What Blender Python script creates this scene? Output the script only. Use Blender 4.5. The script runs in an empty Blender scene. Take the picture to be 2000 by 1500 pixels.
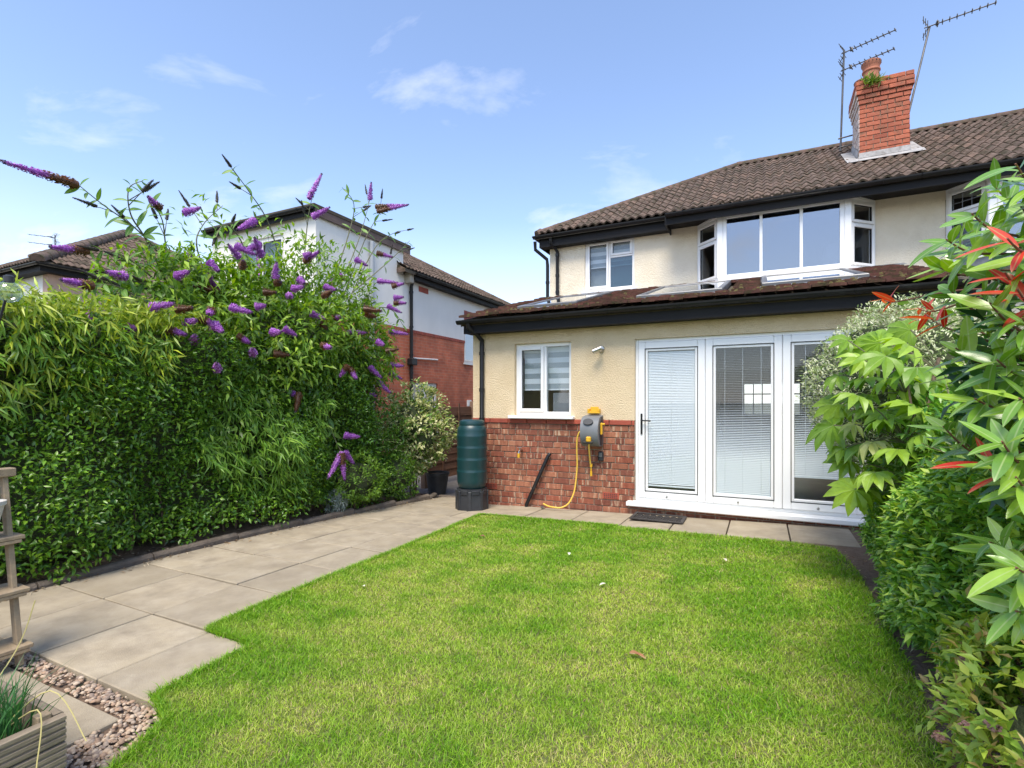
import bpy, bmesh, math, random
import numpy as np
from mathutils import Vector, Matrix

R = math.radians
random.seed(7)
RNG = np.random.default_rng(11)
sc = bpy.context.scene
COL = sc.collection

# ---------------------------------------------------------------- camera
cam_d = bpy.data.cameras.new('camera')
cam = bpy.data.objects.new('camera', cam_d); COL.objects.link(cam)
cam.location = (0, 0, 1.39)
cam.rotation_euler = (R(90), 0, R(26))
cam_d.sensor_width = 36; cam_d.lens = 18.0
cam_d.shift_y = 0.0175
cam_d.clip_start = 0.05; cam_d.clip_end = 2000
sc.camera = cam

# ---------------------------------------------------------------- sky and sun
SUN = Vector((0.10, -0.56, 1.0)).normalized()
w = bpy.data.worlds.new('World'); sc.world = w; w.use_nodes = True
nt = w.node_tree; nt.nodes.clear()
def wn(t, **k):
    n = nt.nodes.new(t)
    for a, b in k.items(): setattr(n, a, b)
    return n
sky = wn('ShaderNodeTexSky', sky_type='NISHITA')
sky.sun_disc = False
sky.sun_elevation = math.asin(SUN.z); sky.sun_rotation = math.atan2(SUN.x, SUN.y)
sky.altitude = 50; sky.air_density = 1.0; sky.dust_density = 0.6; sky.ozone_density = 1.6
geo = wn('ShaderNodeTexCoord')
sep = wn('ShaderNodeSeparateXYZ'); nt.links.new(geo.outputs['Generated'], sep.inputs[0])
zc = wn('ShaderNodeMath', operation='MAXIMUM'); zc.inputs[1].default_value = 0.0
nt.links.new(sep.outputs['Z'], zc.inputs[0])
za = wn('ShaderNodeMath', operation='ADD'); za.inputs[1].default_value = 0.22
nt.links.new(zc.outputs[0], za.inputs[0])
px = wn('ShaderNodeMath', operation='DIVIDE'); py = wn('ShaderNodeMath', operation='DIVIDE')
nt.links.new(sep.outputs['X'], px.inputs[0]); nt.links.new(za.outputs[0], px.inputs[1])
nt.links.new(sep.outputs['Y'], py.inputs[0]); nt.links.new(za.outputs[0], py.inputs[1])
cmb = wn('ShaderNodeCombineXYZ'); nt.links.new(px.outputs[0], cmb.inputs[0]); nt.links.new(py.outputs[0], cmb.inputs[1])
mp = wn('ShaderNodeMapping'); nt.links.new(cmb.outputs[0], mp.inputs[0])
mp.inputs['Location'].default_value = (1.3, 5.2, 0); mp.inputs['Scale'].default_value = (0.8, 1.25, 1)
mp.inputs['Rotation'].default_value = (0, 0, 0.5)
n1 = wn('ShaderNodeTexNoise'); n1.inputs['Scale'].default_value = 2.3; n1.inputs['Detail'].default_value = 9
n1.inputs['Roughness'].default_value = 0.58; n1.inputs['Distortion'].default_value = 0.5
nt.links.new(mp.outputs[0], n1.inputs['Vector'])
r1 = wn('ShaderNodeMapRange'); r1.inputs['From Min'].default_value = 0.57; r1.inputs['From Max'].default_value = 1.0
nt.links.new(n1.outputs['Fac'], r1.inputs['Value'])
# hazier and paler towards the horizon, as thin summer cloud is
r2 = wn('ShaderNodeMapRange'); r2.inputs['From Min'].default_value = 0.33; r2.inputs['From Max'].default_value = 0.0
r2.inputs['To Min'].default_value = 0.0; r2.inputs['To Max'].default_value = 0.55
nt.links.new(zc.outputs[0], r2.inputs['Value'])
mx = wn('ShaderNodeMath', operation='ADD', use_clamp=True)
nt.links.new(r1.outputs[0], mx.inputs[0]); nt.links.new(r2.outputs[0], mx.inputs[1])
cl = wn('ShaderNodeMixRGB'); cl.inputs['Color2'].default_value = (4.6, 4.65, 4.8, 1)
nt.links.new(mx.outputs[0], cl.inputs['Fac']); 
skb = wn('ShaderNodeMixRGB', blend_type='MULTIPLY'); skb.inputs['Fac'].default_value = 1.0
skb.inputs['Color2'].default_value = (1.12, 1.06, 1.07, 1)
nt.links.new(sky.outputs[0], skb.inputs['Color1']); nt.links.new(skb.outputs[0], cl.inputs['Color1'])
bg = wn('ShaderNodeBackground'); bg.inputs['Strength'].default_value = 0.15
wo = wn('ShaderNodeOutputWorld')
nt.links.new(cl.outputs[0], bg.inputs['Color']); nt.links.new(bg.outputs[0], wo.inputs[0])

sun_d = bpy.data.lights.new('sun', 'SUN'); sun_d.energy = 2.7; sun_d.angle = R(28); sun_d.color = (1, 0.92, 0.79)
sun = bpy.data.objects.new('sun', sun_d); COL.objects.link(sun)
sun.rotation_euler = SUN.to_track_quat('Z', 'Y').to_euler(); sun.location = (-20, -20, 40)

vs = sc.view_settings
vs.view_transform = 'Standard'; vs.look = 'None'; vs.exposure = 1.0; vs.gamma = 1.0; vs.use_curve_mapping = False

# ---------------------------------------------------------------- helpers
def g(x, y):
    """the garden falls a little towards the house corner"""
    a = min(max((y - 2.5) / 4.2, 0), 1.25) ** 1.5
    b = min(max((0.9 - x) / 4.8, 0), 1.2)
    return -0.14 * a * b

def root_of(o):
    while o.parent: o = o.parent
    return o
def org(o):
    return Vector(root_of(o).location) if o else Vector((0, 0, 0))
def tag(o, label=None, cat=None, group=None, kind=None):
    if label: o['label'] = label
    if cat: o['category'] = cat
    if group: o['group'] = group
    if kind: o['kind'] = kind
    return o
def thing(name, loc, label, cat, group=None):
    o = bpy.data.objects.new(name, None); COL.objects.link(o); o.location = loc
    o.empty_display_size = 0.1
    return tag(o, label, cat, group)
def link(name, me, parent=None, M=None):
    o = bpy.data.objects.new(name, me); COL.objects.link(o)
    if parent: o.parent = parent
    M = M if M is not None else Matrix.Identity(4)
    o.matrix_local = Matrix.Translation(-org(parent)) @ M if parent else M
    return o

class MB:
    def __init__(s): s.v = []; s.f = []; s.mi = []
    def add(s, vs, fs, M=None, mi=0):
        b = len(s.v)
        for p in vs: s.v.append(tuple(M @ Vector(p)) if M is not None else tuple(p))
        for f in fs: s.f.append([i + b for i in f]); s.mi.append(mi)
        return s
    def box(s, x0, x1, y0, y1, z0, z1, M=None, c=0.0, mi=0):
        if c <= 0:
            vs = [(x, y, z) for z in (z0, z1) for y in (y0, y1) for x in (x0, x1)]
            fs = [(0, 2, 3, 1), (4, 5, 7, 6), (0, 1, 5, 4), (2, 6, 7, 3), (0, 4, 6, 2), (1, 3, 7, 5)]
            return s.add(vs, fs, M, mi)
        lo = (x0, y0, z0); hi = (x1, y1, z1); vs = []; idx = {}
        for sx in (0, 1):
            for sy in (0, 1):
                for sz in (0, 1):
                    sg = (sx, sy, sz)
                    for ax in range(3):
                        p = []
                        for k in range(3):
                            e = hi[k] if sg[k] else lo[k]
                            if k != ax: e += -c if sg[k] else c
                            p.append(e)
                        idx[(sx, sy, sz, ax)] = len(vs); vs.append(p)
        fs = []
        for ax in range(3):
            a, b = [k for k in range(3) if k != ax]
            for sd in (0, 1):
                q = []
                for (i, j) in ((0, 0), (1, 0), (1, 1), (0, 1)):
                    sg = [0, 0, 0]; sg[ax] = sd; sg[a] = i; sg[b] = j
                    q.append(idx[(*sg, ax)])
                flip = (sd == 0) != (ax == 1)
                fs.append(q[::-1] if flip else q)
        for ax in range(3):
            a, b = [k for k in range(3) if k != ax]
            for i in (0, 1):
                for j in (0, 1):
                    s0 = [0, 0, 0]; s1 = [0, 0, 0]; s0[a] = s1[a] = i; s0[b] = s1[b] = j; s1[ax] = 1
                    fs.append([idx[(*s0, a)], idx[(*s1, a)], idx[(*s1, b)], idx[(*s0, b)]])
        for sx in (0, 1):
            for sy in (0, 1):
                for sz in (0, 1): fs.append([idx[(sx, sy, sz, k)] for k in range(3)])
        return s.add(vs, fs, M, mi)
    def tube(s, pts, r, n=8, cap=True, M=None, mi=0):
        pts = [Vector(p) for p in pts]; m = len(pts)
        rs = r if isinstance(r, (list, tuple)) else [r] * m
        vs = []; fs = []; up = Vector((0, 0, 1)); prev = None
        for i, p in enumerate(pts):
            d = (pts[min(i + 1, m - 1)] - pts[max(i - 1, 0)]).normalized()
            if prev is None:
                a = d.cross(up)
                if a.length < 1e-3: a = d.cross(Vector((0, 1, 0)))
            else: a = prev - d * prev.dot(d)
            a.normalize(); prev = a; b = d.cross(a)
            for k in range(n):
                t = 2 * math.pi * k / n
                vs.append(p + (a * math.cos(t) + b * math.sin(t)) * rs[i])
        for i in range(m - 1):
            for k in range(n):
                fs.append([i * n + k, i * n + (k + 1) % n, (i + 1) * n + (k + 1) % n, (i + 1) * n + k])
        if cap: fs.append(list(range(n))[::-1]); fs.append([(m - 1) * n + k for k in range(n)])
        return s.add(vs, fs, M, mi)
    def lathe(s, prof, c, n=28, M=None, mi=0):
        vs = []; fs = []
        for (r, z) in prof:
            for k in range(n):
                t = 2 * math.pi * k / n
                vs.append((c[0] + r * math.cos(t), c[1] + r * math.sin(t), c[2] + z))
        for i in range(len(prof) - 1):
            for k in range(n):
                fs.append([i * n + k, i * n + (k + 1) % n, (i + 1) * n + (k + 1) % n, (i + 1) * n + k])
        fs.append(list(range(n))[::-1]); fs.append([(len(prof) - 1) * n + k for k in range(n)])
        return s.add(vs, fs, M, mi)
    def extrude(s, prof, d0, d1, M=None, mi=0):
        """closed profile [(a,b)] in local y,z swept along local x from d0 to d1"""
        n = len(prof)
        vs = [(d0, a, b) for a, b in prof] + [(d1, a, b) for a, b in prof]
        fs = [[i, (i + 1) % n, n + (i + 1) % n, n + i] for i in range(n)]
        fs += [list(range(n))[::-1], [n + i for i in range(n)]]
        return s.add(vs, fs, M, mi)
    def mesh(s, name, mats, o=Vector((0, 0, 0)), smooth=False):
        me = bpy.data.meshes.new(name)
        me.from_pydata([(p[0] - o[0], p[1] - o[1], p[2] - o[2]) for p in s.v], [], s.f)
        for m in (mats if isinstance(mats, (list, tuple)) else [mats]): me.materials.append(m)
        if any(s.mi): me.polygons.foreach_set('material_index', s.mi)
        bm = bmesh.new(); bm.from_mesh(me); bmesh.ops.recalc_face_normals(bm, faces=bm.faces); bm.to_mesh(me); bm.free()
        if smooth:
            me.polygons.foreach_set('use_smooth', [True] * len(me.polygons))
            me.set_sharp_from_angle(angle=R(40))
        me.update()
        return me
    def build(s, name, mats, parent=None, smooth=False):
        o = bpy.data.objects.new(name, s.mesh(name, mats, org(parent), smooth)); COL.objects.link(o)
        if parent: o.parent = parent
        return o

def grid_mesh(name, xs, ys, zf, mat, keep=None):
    vs = [(x, y, zf(x, y)) for y in ys for x in xs]; nx = len(xs); fs = []
    for j in range(len(ys) - 1):
        for i in range(nx - 1):
            if keep is None or keep((xs[i] + xs[i + 1]) / 2, (ys[j] + ys[j + 1]) / 2):
                fs.append([j * nx + i, j * nx + i + 1, (j + 1) * nx + i + 1, (j + 1) * nx + i])
    mb = MB(); mb.v = vs; mb.f = fs; mb.mi = [0] * len(fs)
    return mb.build(name, mat)
def lin(a, b, n): return [a + (b - a) * i / (n - 1) for i in range(n)]

def poly_sheet(name, poly, off, mat, step=0.25, thick=0.0):
    """a sheet following the ground inside a polygon"""
    bm = bmesh.new()
    vs = [bm.verts.new((x, y, 0)) for x, y in poly]
    f = bm.faces.new(vs); bmesh.ops.triangulate(bm, faces=[f])
    for k in range(60):
        x0 = min(p[0] for p in poly); 
    xs = np.arange(min(p[0] for p in poly), max(p[0] for p in poly), step)[1:]
    ys = np.arange(min(p[1] for p in poly), max(p[1] for p in poly), step)[1:]
    for x in xs: bmesh.ops.bisect_plane(bm, geom=bm.verts[:] + bm.edges[:] + bm.faces[:], plane_co=(x, 0, 0), plane_no=(1, 0, 0))
    for y in ys: bmesh.ops.bisect_plane(bm, geom=bm.verts[:] + bm.edges[:] + bm.faces[:], plane_co=(0, y, 0), plane_no=(0, 1, 0))
    if thick:
        ed = [e for e in bm.edges if e.is_boundary]
        r = bmesh.ops.extrude_edge_only(bm, edges=ed)
        low = {v for v in r['geom'] if isinstance(v, bmesh.types.BMVert)}
    else: low = set()
    for v in bm.verts: v.co.z = g(v.co.x, v.co.y) + off - (thick if v in low else 0)
    bmesh.ops.recalc_face_normals(bm, faces=bm.faces)
    me = bpy.data.meshes.new(name); bm.to_mesh(me); bm.free(); me.materials.append(mat)
    if me.polygons and me.polygons[0].normal.z < 0: me.flip_normals()
    o = bpy.data.objects.new(name, me); COL.objects.link(o)
    return o

# ---------------------------------------------------------------- materials
def M_(name, c1, c2=None, scale=4.0, rough=0.6, bump=0.0, bscale=None, rnd=None, metallic=0.0, spec=0.5,
       detail=5, c3=None, s3=0.6, lo=0.35, hi=0.65, stretch=None, coat=0.0, lo3=0.55, hi3=0.75):
    m = bpy.data.materials.new(name); m.use_nodes = True
    t = m.node_tree; b = t.nodes['Principled BSDF']; L = t.links.new
    b.inputs['Roughness'].default_value = rough; b.inputs['Metallic'].default_value = metallic
    b.inputs['Specular IOR Level'].default_value = spec
    if coat: b.inputs['Coat Weight'].default_value = coat
    tc = t.nodes.new('ShaderNodeTexCoord'); vec = tc.outputs['Object']
    if rnd:
        o2 = t.nodes.new('ShaderNodeObjectInfo'); va = t.nodes.new('ShaderNodeVectorMath'); va.operation = 'ADD'
        vm = t.nodes.new('ShaderNodeMath'); vm.operation = 'MULTIPLY'; vm.inputs[1].default_value = 57.0
        L(o2.outputs['Random'], vm.inputs[0]); L(vec, va.inputs[0]); L(vm.outputs[0], va.inputs[1]); vec = va.outputs[0]
    if stretch:
        mp = t.nodes.new('ShaderNodeMapping'); mp.inputs['Scale'].default_value = stretch
        L(vec, mp.inputs[0]); vec = mp.outputs[0]
    def noise(s, d=detail, r=0.6):
        n = t.nodes.new('ShaderNodeTexNoise'); n.inputs['Scale'].default_value = s; n.inputs['Detail'].default_value = d
        n.inputs['Roughness'].default_value = r; L(vec, n.inputs['Vector']); return n.outputs['Fac']
    def rng(f, a, z):
        n = t.nodes.new('ShaderNodeMapRange'); n.inputs['From Min'].default_value = a; n.inputs['From Max'].default_value = z
        L(f, n.inputs['Value']); return n.outputs[0]
    def mix(f, a, c):
        n = t.nodes.new('ShaderNodeMixRGB')
        L(f, n.inputs['Fac'])
        for k, v in (('Color1', a), ('Color2', c)):
            if isinstance(v, tuple): n.inputs[k].default_value = (*v, 1)
            else: L(v, n.inputs[k])
        return n.outputs[0]
    col = c1
    if c2: col = mix(rng(noise(scale), lo, hi), c1, c2)
    if rnd:
        oi = t.nodes.new('ShaderNodeObjectInfo'); rp = t.nodes.new('ShaderNodeValToRGB')
        rp.color_ramp.interpolation = 'LINEAR'; els = rp.color_ramp.elements
        while len(els) < len(rnd): els.new(0.5)
        for i, c in enumerate(rnd): els[i].position = i / (len(rnd) - 1); els[i].color = (*c, 1)
        L(oi.outputs['Random'], rp.inputs[0])
        mm = t.nodes.new('ShaderNodeMixRGB'); mm.blend_type = 'MULTIPLY'; mm.inputs['Fac'].default_value = 1
        if isinstance(col, tuple): mm.inputs['Color1'].default_value = (*col, 1)
        else: L(col, mm.inputs['Color1'])
        L(rp.outputs[0], mm.inputs['Color2']); col = mm.outputs[0]
    if c3: col = mix(rng(noise(s3, 6, 0.65), lo3, hi3), col, c3)
    if isinstance(col, tuple): b.inputs['Base Color'].default_value = (*col, 1)
    else: L(col, b.inputs['Base Color'])
    if bump:
        bn = t.nodes.new('ShaderNodeBump'); bn.inputs['Strength'].default_value = bump; bn.inputs['Distance'].default_value = 0.02
        L(noise(bscale or scale * 6, 4), bn.inputs['Height']); L(bn.outputs[0], b.inputs['Normal'])
    return m

def brick_mat(name, axis, c1, c2, mortar):
    m = bpy.data.materials.new(name); m.use_nodes = True
    t = m.node_tree; b = t.nodes['Principled BSDF']; L = t.links.new
    tc = t.nodes.new('ShaderNodeTexCoord'); sp = t.nodes.new('ShaderNodeSeparateXYZ'); cb = t.nodes.new('ShaderNodeCombineXYZ')
    L(tc.outputs['Object'], sp.inputs[0]); L(sp.outputs[axis], cb.inputs[0]); L(sp.outputs['Z'], cb.inputs[1])
    br = t.nodes.new('ShaderNodeTexBrick'); br.inputs['Scale'].default_value = 1
    br.inputs['Brick Width'].default_value = 0.235; br.inputs['Row Height'].default_value = 0.083
    br.inputs['Mortar Size'].default_value = 0.005; br.inputs['Mortar Smooth'].default_value = 0.2; br.inputs['Bias'].default_value = -0.3
    br.inputs['Color1'].default_value = (*c1, 1); br.inputs['Color2'].default_value = (*c2, 1); br.inputs['Mortar'].default_value = (*mortar, 1)
    L(cb.outputs[0], br.inputs['Vector'])
    ns = t.nodes.new('ShaderNodeTexNoise'); ns.inputs['Scale'].default_value = 2.2; ns.inputs['Detail'].default_value = 6
    L(tc.outputs['Object'], ns.inputs['Vector'])
    mr = t.nodes.new('ShaderNodeMapRange'); mr.inputs['From Min'].default_value = .35; mr.inputs['From Max'].default_value = .7
    mr.inputs['To Min'].default_value = 1.15; mr.inputs['To Max'].default_value = .62; L(ns.outputs['Fac'], mr.inputs[0])
    mm = t.nodes.new('ShaderNodeMixRGB'); mm.blend_type = 'MULTIPLY'; mm.inputs[0].default_value = 1
    L(br.outputs['Color'], mm.inputs[1]); L(mr.outputs[0], mm.inputs[2]); L(mm.outputs[0], b.inputs['Base Color'])
    bn = t.nodes.new('ShaderNodeBump'); bn.inputs['Strength'].default_value = .5; bn.inputs['Distance'].default_value = .01; bn.invert = True
    L(br.outputs['Fac'], bn.inputs['Height']); L(bn.outputs[0], b.inputs['Normal'])
    b.inputs['Roughness'].default_value = .85
    return m

def glass_mat(name, tint=(0.85, 0.9, 0.92), refl=0.06, gain=1.0, rough=0.0):
    m = bpy.data.materials.new(name); m.use_nodes = True
    t = m.node_tree; t.nodes.remove(t.nodes['Principled BSDF']); out = t.nodes['Material Output']; L = t.links.new
    tr = t.nodes.new('ShaderNodeBsdfTransparent'); tr.inputs[0].default_value = (*tint, 1)
    gl = t.nodes.new('ShaderNodeBsdfGlossy'); gl.inputs['Roughness'].default_value = rough; gl.inputs[0].default_value = (0.95, 0.97, 1, 1)
    lw = t.nodes.new('ShaderNodeLayerWeight'); lw.inputs[0].default_value = .5
    fr = t.nodes.new('ShaderNodeMath'); fr.operation = 'POWER'; fr.inputs[1].default_value = 4.0
    L(lw.outputs['Facing'], fr.inputs[0])
    ma = t.nodes.new('ShaderNodeMath'); ma.operation = 'MULTIPLY_ADD'; ma.use_clamp = True
    ma.inputs[1].default_value = gain; ma.inputs[2].default_value = refl
    L(fr.outputs[0], ma.inputs[0])
    mx = t.nodes.new('ShaderNodeMixShader'); L(ma.outputs[0], mx.inputs[0]); L(tr.outputs[0], mx.inputs[1]); L(gl.outputs[0], mx.inputs[2])
    L(mx.outputs[0], out.inputs[0])
    return m

def leaf_mat(name, trans=0.25, rough=0.45, rnd=None, spec=0.5, veins=0.0):
    """tinted by the 'tint' attribute, or per object where rnd is given"""
    m = bpy.data.materials.new(name); m.use_nodes = True
    t = m.node_tree; b = t.nodes['Principled BSDF']; L = t.links.new; out = t.nodes['Material Output']
    b.inputs['Roughness'].default_value = rough; b.inputs['Specular IOR Level'].default_value = spec
    if rnd:
        oi = t.nodes.new('ShaderNodeObjectInfo'); rp = t.nodes.new('ShaderNodeValToRGB'); els = rp.color_ramp.elements
        while len(els) < len(rnd): els.new(0.5)
        for i, c in enumerate(rnd): els[i].position = i / (len(rnd) - 1); els[i].color = (*c, 1)
        L(oi.outputs['Random'], rp.inputs[0]); col = rp.outputs[0]
        tc = t.nodes.new('ShaderNodeTexCoord'); ns = t.nodes.new('ShaderNodeTexNoise'); ns.inputs['Scale'].default_value = 30; ns.inputs['Detail'].default_value = 3
        L(tc.outputs['Object'], ns.inputs['Vector'])
        mr = t.nodes.new('ShaderNodeMapRange'); mr.inputs['To Min'].default_value = .7; mr.inputs['To Max'].default_value = 1.3; L(ns.outputs['Fac'], mr.inputs[0])
        mm = t.nodes.new('ShaderNodeMixRGB'); mm.blend_type = 'MULTIPLY'; mm.inputs[0].default_value = 1
        L(col, mm.inputs[1]); L(mr.outputs[0], mm.inputs[2]); col = mm.outputs[0]
        sx = t.nodes.new('ShaderNodeSeparateXYZ'); L(tc.outputs['Object'], sx.inputs[0])
        ab = t.nodes.new('ShaderNodeMath'); ab.operation = 'ABSOLUTE'; L(sx.outputs['X'], ab.inputs[0])
        rb_ = t.nodes.new('ShaderNodeMapRange'); rb_.inputs['From Min'].default_value = .0012; rb_.inputs['From Max'].default_value = .0028
        rb_.inputs['To Min'].default_value = .45; rb_.inputs['To Max'].default_value = 0; L(ab.outputs[0], rb_.inputs[0])
        mi_ = t.nodes.new('ShaderNodeMixRGB'); mi_.inputs['Color2'].default_value = (.42, .50, .22, 1); L(rb_.outputs[0], mi_.inputs['Fac']); L(col, mi_.inputs['Color1']); col = mi_.outputs[0]
    else:
        at = t.nodes.new('ShaderNodeAttribute'); at.attribute_name = 'tint'; col = at.outputs['Color']
    L(col, b.inputs['Base Color'])
    if trans:
        tl = t.nodes.new('ShaderNodeBsdfTranslucent')
        hs = t.nodes.new('ShaderNodeHueSaturation'); hs.inputs['Saturation'].default_value = 1.15; hs.inputs['Value'].default_value = 1.5
        L(col, hs.inputs['Color']); L(hs.outputs[0], tl.inputs[0])
        mx = t.nodes.new('ShaderNodeMixShader'); mx.inputs[0].default_value = trans
        L(b.outputs[0], mx.inputs[1]); L(tl.outputs[0], mx.inputs[2]); L(mx.outputs[0], out.inputs[0])
    return m

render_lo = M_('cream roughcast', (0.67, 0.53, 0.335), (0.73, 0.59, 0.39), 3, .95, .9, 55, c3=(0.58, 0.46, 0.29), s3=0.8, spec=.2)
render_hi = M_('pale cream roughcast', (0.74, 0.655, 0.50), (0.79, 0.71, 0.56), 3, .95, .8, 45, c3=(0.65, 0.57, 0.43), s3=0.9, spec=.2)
upvc = M_('white plastic', (0.84, 0.84, 0.83), (0.80, 0.80, 0.785), 2, .3)
upvc_l = M_('white painted wood', (0.78, 0.77, 0.73), (0.70, 0.69, 0.64), 6, .5)
black = M_('black gutter plastic', (0.010, 0.010, 0.011), (0.016, 0.016, 0.017), 3, .38, spec=.3, c3=(0.06, 0.06, 0.055), s3=4, lo3=.6, hi3=.85)
fascia_m = M_('black stained fascia', (0.009, 0.009, 0.010), (0.016, 0.015, 0.015), 2, .6, spec=.2, bump=.15, bscale=14, stretch=(0.3, 3, 3))
brick_m = M_('rustic brick', (0.235, 0.085, 0.052), (0.36, 0.145, 0.085), 9, .85, .6, 60, spec=.25,
             rnd=[(0.55, 0.5, 0.55), (1.15, 0.95, 0.9), (0.75, 0.72, 0.8), (1.35, 1.45, 1.4), (0.9, 0.85, 0.85), (1.1, 1.2, 1.15), (0.65, 0.6, 0.65)],
             c3=(0.52, 0.37, 0.25), s3=9, stretch=(2.6, 1, .30), lo3=.57, hi3=.66)
brick_red = M_('red coping brick', (0.36, 0.075, 0.04), (0.27, 0.055, 0.032), 8, .7, .2, 50, rnd=[(.85, .85, .85), (1.15, 1.1, 1.1)])
mortar = M_('mortar', (0.40, 0.33, 0.25), (0.29, 0.235, 0.18), 8, .95, .4, 60)
chim_brick = M_('chimney brick', (0.42, 0.125, 0.065), (0.33, 0.09, 0.05), 8, .85, .4, 50, rnd=[(.75, .7, .7), (1.1, 1.05, 1), (.95, .95, .95), (1.2, 1.2, 1.2)],
                c3=(0.16, 0.085, 0.05), s3=5, lo3=.50, hi3=.75)
chim_pale = M_('lime washed chimney brick', (0.62, 0.48, 0.40), (0.70, 0.60, 0.52), 8, .9, .4, 50, c3=(0.36, 0.14, 0.08), s3=9, rnd=[(.9, .9, .9), (1.1, 1.1, 1.1)])
tile_m = M_('weathered concrete roof tile', (0.10, 0.070, 0.052), (0.165, 0.122, 0.095), 6, .85, .4, 40, rnd=[(.7, .7, .7), (1.1, 1.05, 1.05), (.9, .88, .88), (1.3, 1.2, 1.15)],
            c3=(0.045, 0.037, 0.020), s3=5.5, lo3=.46, hi3=.62, spec=.25)
tile_red = M_('red brown plain tile', (0.105, 0.046, 0.034), (0.17, 0.08, 0.06), 7, .85, .4, 40, rnd=[(.55, .55, .6), (1.1, 1, 1), (.8, .8, .8), (1.2, 1.15, 1.1)],
              c3=(0.055, 0.047, 0.022), s3=6, lo3=.46, hi3=.66, spec=.25)
ridge_m = M_('mossy ridge tile', (0.15, 0.095, 0.072), (0.10, 0.07, 0.055), 9, .9, .5, 40, c3=(0.06, 0.05, 0.025), s3=7, lo3=.45, hi3=.6, rnd=[(.8, .8, .8), (1.15, 1.1, 1.1)])
moss_m = M_('roof underlay', (0.06, 0.05, 0.035), (0.09, 0.07, 0.045), 8, .95)
lead = M_('lead flashing', (0.20, 0.21, 0.23), (0.32, 0.33, 0.35), 5, .55, .2, 30, metallic=.2)
lead_pale = M_('pale cement flashing', (0.40, 0.39, 0.38), (0.26, 0.25, 0.24), 9, .9, .6, 30, c3=(.14, .12, .10), s3=6)
alu = M_('grey aluminium frame', (0.13, 0.133, 0.137), (0.19, 0.193, 0.197), 4, .4, metallic=.4)
steel = M_('stainless steel', (0.55, 0.53, 0.50), None, 1, .3, metallic=1)
glass = glass_mat('window glass', (.94, .96, .97), refl=0.035, gain=.8)
glass_sky = glass_mat('bay window glass', tint=(.35, .38, .42), refl=0.26, gain=.9)
glass_obs = glass_mat('obscured glass', tint=(.5, .62, .66), refl=0.08, gain=.8, rough=.12)
glass_roof = glass_mat('roof window glass', tint=(.6, .64, .66), refl=0.15, gain=.9)
blind_m = M_('white blind fabric', (0.66, 0.70, 0.72), None, 1, .8)
sheer_m = M_('grey sheer blind fabric', (0.30, 0.34, 0.36), None, 1, .8)
slat_m = M_('pale venetian slat', (0.74, 0.76, 0.76), None, 1, .4)
inner_m = M_('interior plaster', (0.55, 0.52, 0.46), (0.50, 0.47, 0.42), 2, .9)
floor_m = M_('interior floor', (0.60, 0.50, 0.40), (0.52, 0.43, 0.34), 3, .4)
terracotta = M_('terracotta', (0.42, 0.16, 0.09), (0.33, 0.12, 0.07), 9, .8, .2, 40, c3=(.22, .12, .08), s3=5)
white_wall = M_('white render', (0.83, 0.80, 0.73), (0.78, 0.75, 0.68), 2, .9, .25, 60, c3=(0.60, 0.57, 0.51), s3=.7, stretch=(1, 1, .4), lo3=.58, hi3=.8)
pink_wall = M_('pink beige render', (0.52, 0.36, 0.28), (0.47, 0.33, 0.26), 2, .9, .2, 50)
brick_side = brick_mat('red side wall brick', 'Y', (0.54, 0.15, 0.07), (0.42, 0.10, 0.05), (0.46, 0.24, 0.16))
brick_rear = brick_mat('red rear wall brick', 'X', (0.47, 0.10, 0.04), (0.36, 0.075, 0.035), (0.42, 0.20, 0.13))
grey_pipe = M_('grey soil pipe', (0.36, 0.38, 0.40), None, 1, .4)
fence_m = M_('dark brown fence board', (0.10, 0.048, 0.028), (0.15, 0.075, 0.045), 5, .8, .35, 18, stretch=(1, .25, 4), rnd=[(.75, .75, .75), (1.2, 1.15, 1.1)])
post_m = M_('weathered fence post', (0.20, 0.12, 0.075), (0.13, 0.075, 0.05), 6, .85, .3, 30)
slab_m = M_('concrete paving slab', (0.34, 0.285, 0.20), (0.385, 0.33, 0.245), 5, .85, .3, 160, rnd=[(.86, .86, .86), (1.04, 1.03, 1.02), (.95, .95, .95), (1.1, 1.1, 1.1)],
            c3=(0.255, 0.213, 0.155), s3=4.5, lo3=.42, hi3=.72, spec=.25)
joint_m = M_('dark joint sand', (0.045, 0.036, 0.027), (0.075, 0.058, 0.042), 20, .95)
kerb_m = M_('concrete edging', (0.20, 0.16, 0.12), (0.13, 0.10, 0.075), 9, .9, .5, 40, rnd=[(.8, .8, .8), (1.1, 1.1, 1.1)])
soil_m = M_('brown soil', (0.12, 0.078, 0.05), (0.19, 0.13, 0.09), 18, .95, .8, 60)
lawn_m = M_('lawn thatch', (0.075, 0.10, 0.022), (0.15, 0.15, 0.055), 9, .95, .6, 120)
drive_m = M_('drive tarmac', (0.085, 0.08, 0.078), (0.12, 0.11, 0.105), 12, .85, .4, 120)
ground_m = M_('ground', (0.09, 0.09, 0.05), (0.12, 0.11, 0.07), 1.5, .95)
peb_m = M_('pebble', (0.42, 0.31, 0.24), (0.50, 0.40, 0.32), 20, .7)
wood_m = M_('weathered timber', (0.34, 0.26, 0.16), (0.26, 0.195, 0.125), 7, .75, .25, 30, stretch=(.6, 4, 4), rnd=[(.85, .85, .85), (1.12, 1.1, 1.08)], c3=(.20, .17, .13), s3=3)
deck_m = M_('grey brown decking board', (0.27, 0.215, 0.15), (0.20, 0.16, 0.115), 9, .8, .3, 30, stretch=(4, .5, 4), rnd=[(.85, .85, .85), (1.12, 1.1, 1.08)])
butt_m = M_('dark green plastic', (0.006, 0.036, 0.040), (0.009, 0.044, 0.048), 3, .38)
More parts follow.
